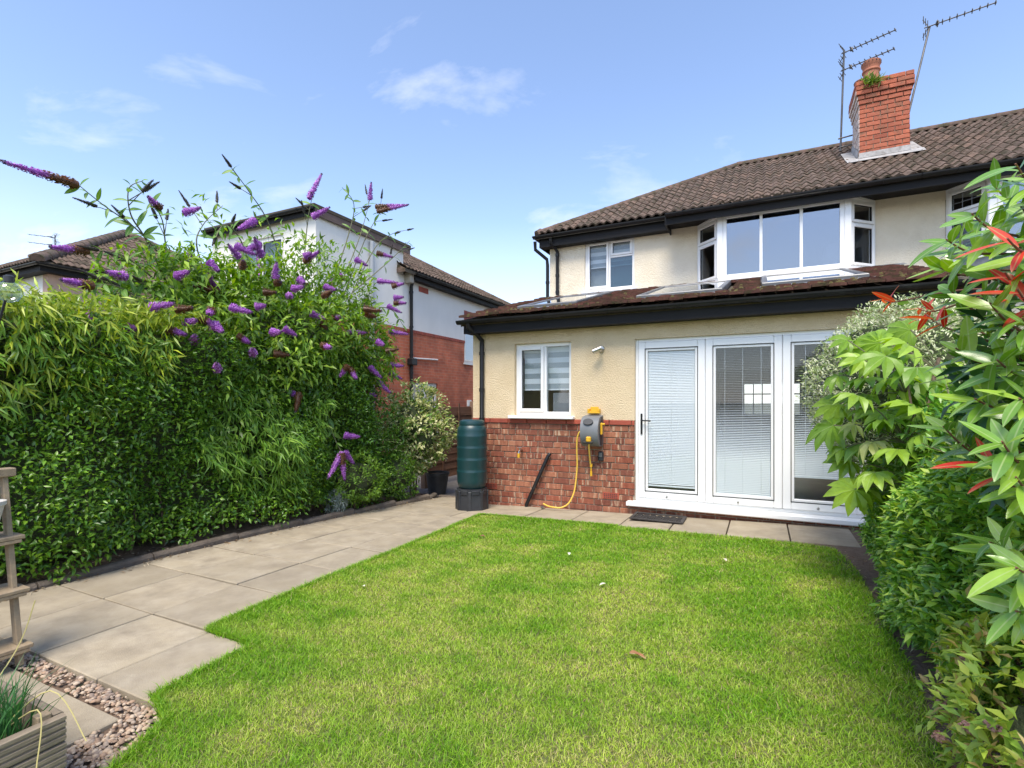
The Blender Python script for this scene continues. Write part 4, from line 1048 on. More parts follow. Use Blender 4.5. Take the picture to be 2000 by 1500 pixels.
# aerials
def aerial(name, base, top, booms, label, brackets=()):
    t = thing(name, base, label, 'aerial')
    MB().tube([base, top], .018, 8).build('mast', metal_dark, t, True)
    for (A, B, nel) in booms:
        A, B = Vector(A), Vector(B); d = (B - A).normalized(); s = d.cross(Vector((0, 0, 1))).normalized(); u = s.cross(d)
        MB().tube([A - d * .06, B], .010, 6).build('boom', metal_dark, t)
        el = MB()
        for k in range(nel):
            p = A + (B - A) * (.22 + .78 * k / (nel - 1)); h = .085 - .02 * k / nel
            el.tube([p - s * h, p + s * h], .0075, 5); el.box(-.012, .012, -.012, .012, -.012, .014, Matrix.Translation(p))
        el.tube([A + (B - A) * .14 - s * .10, A + (B - A) * .14 + s * .10], .012, 5); el.box(-.02, .02, -.03, .03, -.02, .03, Matrix.Translation(A + (B - A) * .14))
        el.build('element', metal_dark, t)
        rf = MB()
        for sg in (1, -1):
            for k in range(3):
                q = A + u * sg * (.05 + .05 * k) - d * (.01 + .03 * k); rf.tube([q - s * .12, q + s * .12], .006, 5)
            rf.tube([A, A + u * sg * .16 - d * .08], .008, 5)
        rf.build('reflector', metal_dark, t)
    if brackets:
        br = MB()
        for (a, b) in brackets: br.tube([a, b], .014, 6)
        br.build('bracket', metal_dark, t)
    return t
aerial('tv_aerial', (1.40, 11.95, 6.35), (1.46, 11.95, 8.33), [((1.47, 11.93, 8.27), (2.22, 11.62, 8.27), 8), ((1.46, 11.93, 7.93), (2.20, 11.62, 7.93), 8)],
       'twin-boom television aerial on a straight mast strapped to the chimney beside its pale side', (((1.36, 11.95, 6.42), (1.60, 11.90, 6.42)), ((1.36, 11.95, 6.60), (1.60, 11.90, 6.60))))
aerial('tv_aerial', (2.36, 11.5, 6.45), (2.72, 11.6, 8.15), [((2.70, 11.58, 8.15), (3.56, 11.38, 8.15), 8)], 'single-boom television aerial on a leaning mast at the chimney corner away from the pots')
aerial('tv_aerial', (-24.2, 9.9, 6.8), (-24.2, 9.9, 7.75), [((-24.2, 9.9, 7.65), (-25.4, 9.6, 7.85), 4), ((-24.2, 9.9, 7.35), (-25.4, 9.6, 7.55), 4)], 'small television aerial on the ridge of the brown hipped roof')

# planter, stepped stand, pot, glass globe light
pl = thing('wooden_planter', (-2.5, .62, 0), 'weathered decking-board planter of chives on the paving slab', 'planter')
PX0, PX1, PY0, PY1, PZ = -2.95, -2.20, .28, .93, .30
gb = .0
for k in range(3):
    z0 = .012 + k * .095; z1 = z0 + .09
    def grooved(mb, u0, u1, flip, M):
        pr = [(-.022, z0), (0, z0)]
        n = 4
        for i in range(n):
            za = z0 + (z1 - z0) * (i + .2) / n; zb = z0 + (z1 - z0) * (i + .85) / n
            pr += [(0, za), (.007, za + .003), (.007, zb), (0, zb + .003)]
        pr += [(0, z1), (-.022, z1)]
        mb.extrude(pr, u0, u1, M)
    for (M, L) in ((Matrix.Translation((PX1, PY0, 0)) @ Matrix.Rotation(R(90), 4, 'Z') @ Matrix.Scale(-1, 4, (0, 1, 0)), PY1 - PY0), (Matrix.Translation((PX0, PY0, 0)) @ Matrix.Rotation(R(90), 4, 'Z'), PY1 - PY0),
                   (Matrix.Translation((PX0 + .03, PY1, 0)), PX1 - PX0 - .06), (Matrix.Translation((PX0 + .03, PY0, 0)) @ Matrix.Scale(-1, 4, (0, 1, 0)), PX1 - PX0 - .06)):
        mb = MB(); grooved(mb, .0, L, False, M); mb.build('board', deck_m, pl)
for (x, y) in ((PX0 + .025, PY0 + .025), (PX1 - .04, PY0 + .04), (PX0 + .04, PY1 - .05), (PX1 - .04, PY1 - .05)):
    MB().box(x - .02, x + .02, y - .02, y + .02, .0, .31, None, .003).build('corner_post', wood_m, pl)
MB().box(PX0 + .03, PX1 - .03, PY0 + .03, PY1 - .03, .02, .22).build('compost', soil_m, pl)

sdn = thing('stepped_plant_stand', (-3.8, .85, 0), 'weathered timber stepped plant stand with leaning rails against the hedge', 'plant stand')
for yy in (1.29, .42):
    a, b = Vector((-3.52, yy, 0)), Vector((-3.71, yy, 1.0)); d = (b - a).normalized()
    M = Matrix.Translation(a) @ d.to_track_quat('Z', 'Y').to_matrix().to_4x4()
    MB().box(-.012, .012, -.024, .024, 0, (b - a).length, M, .003).build('rail', wood_m, sdn)
    MB().box(-4.05, -4.0, yy - .016, yy + .016, 0, .97, None, .004).build('back_leg', wood_m, sdn)
for (zz, xf) in ((.11, -3.483), (.40, -3.52), (.675, -3.575)):
    for q in range(2): MB().box(xf - .10 * (q + 1) + .004, xf - .10 * q, .36, 1.335 - .004 * q, zz - .022, zz, None, .004).build('shelf_board', wood_m, sdn)
    MB().box(xf - .012, xf - .001, .38, 1.32, zz - .04, zz - .023, None, .002).build('shelf_edge', wood_m, sdn)
    for yy in (1.262, .45): MB().box(xf - .42, xf - .02, yy - .010, yy + .010, zz - .045, zz - .023, None, .003).build('shelf_bearer', wood_m, sdn)
MB().box(-3.735, -3.665, .38, 1.33, .985, 1.03, None, .004).build('top_rail', wood_m, sdn)
wp = thing('white_pot', (-3.63, 1.185, .675), 'white glazed tapered pot on the top shelf of the timber stand', 'plant pot')
MB().lathe([(.042, 0), (.080, .17), (.088, .175), (.088, .195), (.078, .195), (.068, .17), (.02, .165)], (-3.63, 1.185, .675), 24).build('pot', white_pot, wp, True)
gl = thing('globe_light', (-3.70, 1.12, 0), 'clear glass globe solar light on a thin black stake beside the hedge', 'garden light')
gx, gy, gzz = -3.53, 1.25, 1.965
MB().tube(smooth([(-3.70, 1.12, 0), (-3.66, 1.15, .9), (-3.60, 1.20, 1.6), (-3.54, 1.24, 1.92)]), .006, 6).build('stake', black, gl)
MB().lathe([(.012, -.055), (.035, -.045), (.052, -.02), (.055, 0), (.050, .022), (.034, .043), (.015, .052)], (gx, gy, gzz), 20).build('globe', glass_mat('clear globe', (.9, .93, .95), .10, .9), gl, True)
MB().lathe([(.022, 0), (.022, .03), (.012, .036)], (gx, gy, gzz + .05), 14).build('globe_cap', stand_m, gl, True)

# ---------------------------------------------------------------- gravel
def scatter_stones(name, polys, n, mat):
    ico = [(0, 0, 1)] + [(math.cos(t) * .85, math.sin(t) * .85, .45) for t in lin(0, 2 * math.pi, 7)[:6]] + [(math.cos(t + .5), math.sin(t + .5), -.3) for t in lin(0, 2 * math.pi, 7)[:6]]
    fs = [(0, 1 + i, 1 + (i + 1) % 6) for i in range(6)]
    for i in range(6): fs += [(1 + i, 7 + i, 1 + (i + 1) % 6), (1 + (i + 1) % 6, 7 + i, 7 + (i + 1) % 6)]
    V = []; F = []; C = []
    ico = np.array(ico); fs = np.array(fs)
    for k in range(n):
        x0, x1, y0, y1 = random.choice(polys)
        x, y = random.uniform(x0, x1), random.uniform(y0, y1)
        s = random.choice((.004, .006, .008, .010)) * random.uniform(.8, 1.2)
        t = random.uniform(0, 6.3); sc3 = np.array([s * random.uniform(1, 1.6), s, s * random.uniform(.5, .8)])
        p = ico * sc3; p = np.stack([p[:, 0] * math.cos(t) - p[:, 1] * math.sin(t), p[:, 0] * math.sin(t) + p[:, 1] * math.cos(t), p[:, 2]], 1) + np.array([x, y, g(x, y) - .018 + s * .4 + random.uniform(0, .006)])
        F.append(fs + 13 * k); V.append(p)
        c = random.choice(((.36, .24, .16), (.44, .33, .23), (.28, .19, .13), (.33, .26, .20), (.48, .38, .28), (.24, .18, .14)))
        C.append(np.tile(np.array([*c, 1.0]), (13, 1)))
    me = bpy.data.meshes.new(name); me.from_pydata(np.concatenate(V).tolist(), [], np.concatenate(F).tolist())
    a = me.attributes.new('tint', 'FLOAT_COLOR', 'POINT'); a.data.foreach_set('color', np.concatenate(C).ravel())
    me.polygons.foreach_set('use_smooth', [True] * len(me.polygons)); me.materials.append(mat)
    o = bpy.data.objects.new(name, me); COL.objects.link(o); return o
stone_m = leaf_mat('stone', 0, .75)
tag(poly_sheet('gravel_bed', [(-4.8, .0), (-2.0, .0), (-2.05, .9), (-2.25, 1.25), (-2.5, 1.385), (-4.8, 1.385)], -.03, soil_m, .3), kind='structure')
go = scatter_stones('gravel', [(-3.62, -2.5, 1.285, 1.385), (-2.54, -2.2, 1.1, 1.38), (-2.53, -2.12, .6, 1.15), (-2.53, -2.12, .6, 1.15), (-2.53, -2.1, .8, 1.2), (-3.9, -3.6, 1.26, 1.38)], 2300, stone_m)
tag(go, 'small mixed brown pebbles between the paving slabs and the lawn', 'gravel', kind='stuff')

# ---------------------------------------------------------------- foliage
def unit(a): return a / np.maximum(np.linalg.norm(a, axis=1, keepdims=True), 1e-9)
def leaf_cloud(name, P, N, A, L, W, C, mat, parent, fold=.25, droop=.12):
    n = len(P); A = unit(A); B = unit(np.cross(N, A)); N2 = np.cross(A, B)
    L = np.asarray(L).reshape(-1, 1) * np.ones((n, 1)); W = np.asarray(W).reshape(-1, 1) * np.ones((n, 1))
    V = np.empty((n, 5, 3))
    V[:, 0] = P
    V[:, 1] = P + A * L * .45 + B * W * .5 + N2 * W * fold
    V[:, 2] = P + A * L - N2 * L * droop
    V[:, 3] = P + A * L * .45 - B * W * .5 + N2 * W * fold
    V[:, 4] = P + A * L * .5 
    idx = np.array([[0, 4, 1], [1, 4, 2], [0, 3, 4], [4, 3, 2]]) 
    F = (idx[None] + 5 * np.arange(n)[:, None, None]).reshape(-1, 3)
    return tri_mesh(name, V.reshape(-1, 3), F, np.repeat(C, 5, 0), mat, parent)
def tri_mesh(name, V, F, C, mat, parent):
    o = np.array(org(parent)); V = V - o
    me = bpy.data.meshes.new(name); me.vertices.add(len(V)); me.vertices.foreach_set('co', V.astype(np.float32).ravel())
    me.loops.add(F.size); me.loops.foreach_set('vertex_index', F.astype(np.int32).ravel())
    me.polygons.add(len(F)); me.polygons.foreach_set('loop_start', np.arange(0, F.size, 3, dtype=np.int32)); 
    me.update(calc_edges=True)
    a = me.attributes.new('tint', 'FLOAT_COLOR', 'POINT'); C4 = np.concatenate([C, np.ones((len(C), 1))], 1); a.data.foreach_set('color', C4.astype(np.float32).ravel())
    me.materials.append(mat)
    ob = bpy.data.objects.new(name, me); COL.objects.link(ob)
    if parent: ob.parent = parent
    return ob
def pick(cols, n, jit=.18):
    cols = np.array(cols); c = cols[RNG.integers(0, len(cols), n)]
    return np.clip(c * (1 + RNG.normal(0, jit, (n, 1))), .003, .9)
class Lump:
    def __init__(s, freq, amp, k=7):
        s.w = RNG.normal(0, freq, (k, 3)); s.p = RNG.uniform(0, 6.3, k); s.a = amp / math.sqrt(k) * 1.4
    def __call__(s, P): return (np.sin(P @ s.w.T + s.p) * s.a).sum(1)
def clusters(PC, NC, m, spread, out=.5, jitter=.03, down=0.0):
    """m leaves round each twig end"""
    n = len(PC); P = np.repeat(PC, m, 0); Nn = np.repeat(NC, m, 0)
    A = unit(Nn * out + RNG.normal(0, spread, (n * m, 3)) + np.array([0, 0, -down]))
    P = P + RNG.normal(0, jitter, (n * m, 3))
    N = unit(Nn * .6 + np.array([0, 0, .9]) + RNG.normal(0, .35, (n * m, 3)))
    return P, N, A
def ellipsoid_pts(n, c, r, lump=.16, freq=3.0, depth=.25, zmin=None, upper=None):
    D = unit(RNG.normal(0, 1, (n, 3)))
    f = Lump(freq, lump); s = 1 + f(D)
    s *= 1 - np.abs(RNG.exponential(depth * .4, n)).clip(0, .7)
    P = np.array(c) + D * np.array(r) * s[:, None]; N = unit(D / np.array(r))
    if zmin is not None:
        k = P[:, 2] > zmin; P, N = P[k], N[k]
    return P, N
def core_blob(name, c, r, parent, sc_=.72, lump=.12, zmin=None):
    bm = bmesh.new(); bmesh.ops.create_icosphere(bm, subdivisions=3, radius=1)
    f = Lump(4, lump)
    for v in bm.verts:
        d = np.array(v.co)[None]; s = sc_ * (1 + f(d)[0]); p = np.array(c) + d[0] * np.array(r) * s
        if zmin is not None: p[2] = max(p[2], zmin)
        v.co = Vector(p) - org(parent)
    me = bpy.data.meshes.new(name); bm.to_mesh(me); bm.free(); me.materials.append(core_m)
    o = bpy.data.objects.new(name, me); COL.objects.link(o); o.parent = parent; return o
def stems_from(parent, base, tips, r=.012, name='stem', mat=None, bend=.15):
    b = Vector(base)
    for t in tips:
        t = Vector(t); mid = (b + t) / 2 + Vector((random.uniform(-bend, bend), random.uniform(-bend, bend), (t - b).length * .12))
        MB().tube(smooth([b + Vector((random.uniform(-.06, .06), random.uniform(-.06, .06), 0)), mid, t], 5), [r * (1 - .07 * i) for i in range(11)], 6).build(name, mat or bark, parent)

# ---- hedge on the left (clipped evergreen with bamboo growing through it)
G_dark = [(0.064, 0.155, 0.018), (0.087, 0.203, 0.022), (0.119, 0.243, 0.026), (0.048, 0.115, 0.017)]
G_mid = [(0.147, 0.294, 0.025), (0.192, 0.338, 0.028), (0.118, 0.237, 0.022)]
G_lime = [(0.290, 0.381, 0.026), (0.396, 0.459, 0.034), (0.211, 0.314, 0.022)]
hd = thing('evergreen_hedge', (-5.5, 3.2, 0), 'tall dark clipped evergreen hedge beside the path, below the butterfly bush', 'hedge')
def hedge_pts(n, y0, y1, z0, z1, xf, width, lumpf, depth=.10):
    ys = RNG.uniform(y0, y1, n); zs = RNG.uniform(z0, z1, n)
    P = np.stack([np.zeros(n), ys, zs], 1)
    bulge = lumpf(P)
    lean = -.10 * ((zs - z0) / (z1 - z0)) ** 2
    P[:, 0] = xf + lean + bulge - RNG.exponential(depth, n)
    N = np.tile(np.array([[1., 0, .15]]), (n, 1)) + RNG.normal(0, .2, (n, 3))
    return P, unit(N)
lf = Lump(3.6, .11)
PC, NC = hedge_pts(6800, .6, 6.0, .05, 2.10, -4.95, 1, lf, .06)
k = PC[:, 2] > .05 + .10 * np.abs(np.sin(PC[:, 1] * 3.1)); PC, NC = PC[k], NC[k]
P, N, A = clusters(PC, NC, 6, .65, .55, .028)
leaf_cloud('foliage', P, N, A, RNG.uniform(.036, .066, len(P)), RNG.uniform(.018, .030, len(P)), pick(G_dark + G_mid, len(P)), foliage_gloss, hd)['kind'] = 'stuff'
n = 1500
PT = np.stack([RNG.uniform(-6.4, -5.0, n), RNG.uniform(.4, 6.0, n), RNG.uniform(2.02, 2.22, n)], 1)
P, N, A = clusters(PT, np.tile([[0.2, 0, 1.]], (n, 1)), 6, .6, .6, .03)
leaf_cloud('top_foliage', P, N, A, RNG.uniform(.03, .06, len(P)), RNG.uniform(.015, .026, len(P)), pick(G_mid + G_lime, len(P)), foliage_gloss, hd)['kind'] = 'stuff'
mb = MB().box(-6.5, -5.22, .3, 6.1, .06, 2.08, None, .12).build('inner_twigs', core_m, hd)
for k in range(26):
    y = .6 + k * .21 + random.uniform(-.05, .05)
    MB().tube([(-5.25 + random.uniform(-.1, .12), y, 0), (-5.2 + random.uniform(-.12, .1), y + random.uniform(-.1, .1), .3), (-5.22, y + random.uniform(-.1, .1), .6)], [.012, .010, .007], 5).build('stem', bark, hd)
# bamboo arching out of the hedge
def bamboo(y0, y1, z0, z1, n, cols, label, xf=-4.93, ntop=0, topx=(-6.2, -4.95)):
    b = thing('bamboo_clump', (-5.3, (y0 + y1) / 2, 0), label, 'bamboo')
    l2 = Lump(4, .07); PC, NC = hedge_pts(n, y0, y1, z0, z1, xf, 1, l2, .05)
    cy, ry, cz, rz = (y0 + y1) / 2, (y1 - y0) / 2, (z0 + z1) / 2, (z1 - z0) / 2
    k = ((PC[:, 1] - cy) / ry) ** 2 + ((PC[:, 2] - cz) / rz) ** 2 < 1 + .25 * l2(PC * 3) * 8; PC, NC = PC[k], NC[k]
    if ntop:
        T = np.stack([RNG.uniform(topx[0], topx[1], ntop), RNG.uniform(y0 - .2, y1 + .2, ntop), RNG.uniform(2.1, 2.30, ntop)], 1)
        PC = np.concatenate([PC, T]); NC = np.concatenate([NC, np.tile([[.5, 0, .8]], (ntop, 1))])
    P, N, A = clusters(PC, NC, 7, .42, .55, .02, .75)
    N = unit(np.tile([[1., 0, .5]], (len(P), 1)) + RNG.normal(0, .4, (len(P), 3)))
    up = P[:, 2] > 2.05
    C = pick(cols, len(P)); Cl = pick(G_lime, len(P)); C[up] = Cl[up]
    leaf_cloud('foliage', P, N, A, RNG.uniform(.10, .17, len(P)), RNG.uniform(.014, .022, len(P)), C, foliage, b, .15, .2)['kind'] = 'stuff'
    for q in range(7):
        y = random.uniform(y0 + .1, y1 - .1)
        MB().tube(smooth([(-5.4, y, 0), (-5.3, y, z1 * .6), (-5.05, y + random.uniform(-.1, .1), z1)], 4), .006, 5).build('cane', M_('bamboo cane', (.22, .22, .06), (.16, .17, .05), 8, .5) if q == 0 and 'bamboo cane' not in bpy.data.materials else bpy.data.materials['bamboo cane'], b)
G_bam = [(0.131, 0.273, 0.029), (0.177, 0.325, 0.035), (0.245, 0.403, 0.049), (0.100, 0.215, 0.023)]
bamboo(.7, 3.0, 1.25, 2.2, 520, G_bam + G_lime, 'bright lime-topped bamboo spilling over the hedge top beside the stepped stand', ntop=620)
bamboo(3.15, 4.75, .35, 1.75, 620, G_bam, 'mid-green bamboo drooping down the hedge face to the path edging')

# ---- butterfly bush
bd = thing('butterfly_bush', (-6.0, 5.2, 0), 'large arching butterfly bush with purple and browned flower spikes behind the hedge', 'shrub')
BC, BR = (-5.75, 4.85, 2.25), (.98, 1.62, .95)
G_bud = [(0.127, 0.246, 0.027), (0.170, 0.300, 0.032), (0.227, 0.372, 0.036), (0.099, 0.198, 0.026), (0.297, 0.432, 0.045)]
P0, N0 = ellipsoid_pts(2700, BC, BR, .15, 3.2, .30)
P9, N9 = ellipsoid_pts(230, (-5.85, 5.0, 3.05), (.6, 1.35, .75), .25, 3.2, .5)
P8, N8 = ellipsoid_pts(480, (-5.6, 3.45, 2.50), (.45, .75, .50), .2, 3.2, .3)
P0 = np.concatenate([P0, P9, P8]); N0 = np.concatenate([N0, N9, N8])
P, N, A = clusters(P0, N0, 6, .55, .6, .05, .25)
C = pick(G_bud, len(P)); sh = np.clip((P[:, 2] - 1.6) / 2.0, 0, 1)[:, None]
leaf_cloud('foliage', P, N, A, RNG.uniform(.08, .15, len(P)), RNG.uniform(.026, .042, len(P)), C, foliage, bd, .15, .25)['kind'] = 'stuff'
core_blob('inner_twigs', (BC[0] - .1, BC[1], BC[2] - .1), BR, bd, .60)
P1, N1 = ellipsoid_pts(520, (-5.35, 4.6, 1.5), (.45, 1.4, .75), .2, 3, .3)
P, N, A = clusters(P1, N1, 6, .55, .55, .05, .4)
leaf_cloud('lower_foliage', P, N, A, RNG.uniform(.07, .12, len(P)), RNG.uniform(.022, .034, len(P)), pick(G_bud[:4], len(P)) * .8, foliage, bd, .15, .25)['kind'] = 'stuff'
STEMS = [
 [(-5.7, 3.83, 2.25), (-5.65, 3.29, 2.83), (-5.6, 2.96, 3.1), (-5.55, 2.63, 3.24), (-5.5, 2.41, 3.34)],
 [(-5.7, 3.31, 2.62), (-5.62, 3.05, 3.03), (-5.55, 2.87, 3.22), (-5.47, 2.81, 3.44), (-5.4, 2.9, 3.54)],
 [(-5.8, 3.65, 2.47), (-5.73, 3.33, 2.96), (-5.67, 3.23, 3.3), (-5.6, 3.08, 3.44)],
 [(-5.9, 4.03, 2.54), (-5.9, 3.75, 3.15), (-5.9, 3.81, 3.46), (-5.9, 4.06, 3.78)],
 [(-5.9, 5.0, 2.98), (-5.83, 4.66, 3.72), (-5.77, 4.31, 4.03), (-5.7, 4.03, 4.19)],
 [(-6.0, 5.35, 3.06), (-5.9, 5.35, 3.94), (-5.8, 5.37, 4.43)],
 [(-6.0, 5.83, 3.0), (-5.93, 6.2, 4.05), (-5.87, 6.26, 4.55), (-5.8, 5.93, 4.69)],
 [(-6.1, 6.09, 3.06), (-6.1, 6.61, 4.1), (-6.1, 6.89, 4.89)],
 [(-6.0, 6.16, 3.06), (-5.9, 6.54, 4.06), (-5.8, 6.84, 4.65)],
 [(-5.9, 6.16, 2.98), (-5.8, 6.71, 4.0), (-5.7, 7.16, 4.37)],
 [(-5.4, 4.9, 2.64), (-5.18, 4.88, 1.82), (-4.97, 4.87, 1.09), (-4.75, 4.86, 0.74)],
 [(-5.8, 5.84, 2.83), (-5.73, 6.45, 2.93), (-5.67, 6.94, 2.96), (-5.6, 7.2, 2.69)],
 [(-5.6, 5.45, 2.46), (-5.57, 6.03, 2.37), (-5.53, 6.59, 2.1), (-5.5, 6.83, 1.77)],
 [(-5.5, 3.35, 2.29), (-5.4, 2.95, 2.52), (-5.3, 2.63, 2.52)],
 [(-5.4, 3.29, 2.16), (-5.33, 2.96, 2.31), (-5.27, 2.62, 2.44), (-5.2, 2.4, 2.4)],
 [(-5.6, 3.64, 2.33), (-5.57, 3.19, 2.58), (-5.53, 2.79, 2.8), (-5.5, 2.48, 2.76)],
 [(-5.8, 4.44, 2.86), (-5.73, 4.18, 3.36), (-5.67, 3.93, 3.47), (-5.6, 3.76, 3.26)],
 [(-5.8, 6.17, 3.13), (-5.7, 6.92, 3.79), (-5.6, 7.35, 4.24)]]
def big_leaf(name, L, W, mat, n=6, fold=.22, curl=.18, serr=0.0, wave=0.0):
    mb = MB(); vs = []; fs = []
    for i in range(n + 1):
        t = i / n; w = W * .5 * (math.sin(math.pi * min(1, t * .93 + .04)) ** .8) * (1 - .25 * t)
        if i == n: w = 0.0008
        if serr and i % 2: w *= 1 - serr
        z = -curl * L * t * t; dz = wave * L * math.sin(t * 9)
        vs += [(-w, t * L, z + fold * w + dz), (0, t * L, z), (w, t * L, z + fold * w - dz)]
    for i in range(n):
        a = 3 * i; fs += [(a, a + 1, a + 4, a + 3), (a + 1, a + 2, a + 5, a + 4)]
    mb.add(vs, fs); return mb.mesh(name, mat, smooth=True)
bl_m = leaf_mat('butterfly bush leaf', .28, .5, rnd=[(.07, .165, .028), (.14, .28, .04), (.095, .21, .036), (.19, .34, .05)])
bl = [big_leaf('leaf', .18, .055, bl_m, 6, .2, .3), big_leaf('leaf', .15, .042, bl_m, 6, .3, .45), big_leaf('leaf', .21, .072, bl_m, 7, .15, .25)]
def leaf_M(p, axis, nrm, s=1.0):
    a = Vector(axis).normalized(); n = Vector(nrm); n = (n - a * n.dot(a)).normalized(); b = a.cross(n)
    return Matrix(((b.x * s, a.x * s, n.x * s, p[0]), (b.y * s, a.y * s, n.y * s, p[1]), (b.z * s, a.z * s, n.z * s, p[2]), (0, 0, 0, 1)))
def spike_mesh(kind):
    """a tapering panicle of tiny florets, 1 m long along +y, brown towards the base for kind 1"""
    V = []; F = []; C = []; n = 420; k = 0
    for j in range(9):
        t = j / 8; r = .105 * (1 - t) ** .75 + .008
        brown = kind == 2 or (kind == 1 and t < .42)
        for q in range(7): V.append(np.array((r * math.cos(q * .9), t, r * math.sin(q * .9)))); C.append((.07, .06, .05) if kind == 3 else (.13, .06, .03) if brown else (.30, .09, .40))
    for j in range(8):
        for q in range(7):
            a, b = j * 7 + q, j * 7 + (q + 1) % 7; F += [(a, b, b + 7), (a, b + 7, a + 7)]
    k = 63
    for i in range(n):
        t = random.random() ** .9; r = (.13 * (1 - t) ** .7 * (1 if t > .04 else .6) + .018) * random.uniform(.72, 1.08); a = random.uniform(0, 6.3)
        c = np.array((r * math.cos(a), t, r * math.sin(a))); s = random.uniform(.020, .040) * (1.15 - .4 * t)
        o = np.array((math.cos(a), .35, math.sin(a)))
        q = np.random.default_rng(i).normal(0, 1, (4, 3)); q = q / np.linalg.norm(q, axis=1, keepdims=True) * s
        V += [c + q[0], c + q[1], c + q[2], c + o * s * 1.1]; F += [(k, k + 1, k + 3), (k + 1, k + 2, k + 3), (k + 2, k, k + 3)]; k += 4
        brown = (kind == 2) or (kind == 1 and t < .42 + random.uniform(-.08, .08))
        if t > .93: col = (.09, .05, .11)
        elif kind == 3: col = random.choice(((.08, .06, .06), (.11, .08, .09), (.07, .09, .04)))
        elif brown: col = random.choice(((.17, .075, .035), (.23, .10, .045), (.12, .06, .03)))
        else: col = random.choice(((.44, .14, .54), (.56, .22, .68), (.34, .09, .43), (.66, .34, .75)))
        C += [col] * 4
    me = tri_mesh('flower_spike', np.array(V), np.array(F), np.array(C), foliage, None); d = me.data; bpy.data.objects.remove(me)
    return d
spm = [spike_mesh(0), spike_mesh(1), spike_mesh(2)]
spm_bud = spike_mesh(3)
stem_m = M_('grey green stem', (.16, .17, .08), (.12, .11, .06), 20, .8)
nleaf = 0
for st in STEMS:
    pts = smooth(st, 6); m = len(pts)
    MB().tube(pts, [.011 * (1 - .75 * i / m) for i in range(m)], 6).build('stem', stem_m, bd)
    i = 3; tw = random.uniform(0, 3)
    while i < m - 1:
        p = pts[i]; d = (pts[i + 1] - pts[i - 1]).normalized(); s = d.cross(Vector((0, 0, 1))).normalized(); u = s.cross(d)
        sz = 1.12 - .5 * i / m
        tw += 1.57
        for sg in (1, -1):
            if nleaf > 290: break
            ax = (s * math.cos(tw) + u * math.sin(tw)) * sg * .9 + d * .55 + Vector((0, 0, -.35)) + Vector([random.gauss(0, .15) for _ in range(3)])
            link('leaf', random.choice(bl), bd, leaf_M(p, ax, Vector((0.7, -.6, .6)) + Vector([random.gauss(0, .3) for _ in range(3)]), sz)); nleaf += 1
        i += 2
for st in STEMS[:10] + STEMS[13:]:
    pts = smooth(st, 6); m = len(pts)
    for q in range(2):
        i = random.randint(m // 2, m - 2); p = pts[i]; d = (pts[i + 1] - pts[i - 1]).normalized()
        e = (d * .8 + Vector((random.uniform(-.3, .6), random.uniform(-.8, .8), random.uniform(-.5, .4)))).normalized(); L = random.uniform(.15, .32)
        MB().tube([p, p + e * L * .6, p + e * L + Vector((0, 0, -.02))], [.005, .004, .002], 5).build('twig', stem_m, bd)
        link('flower_bud', spm_bud, bd, leaf_M(p + e * L * .75, e, Vector((.3, .2, 1))) @ Matrix.Diagonal((.13, random.uniform(.12, .2), .13, 1)))
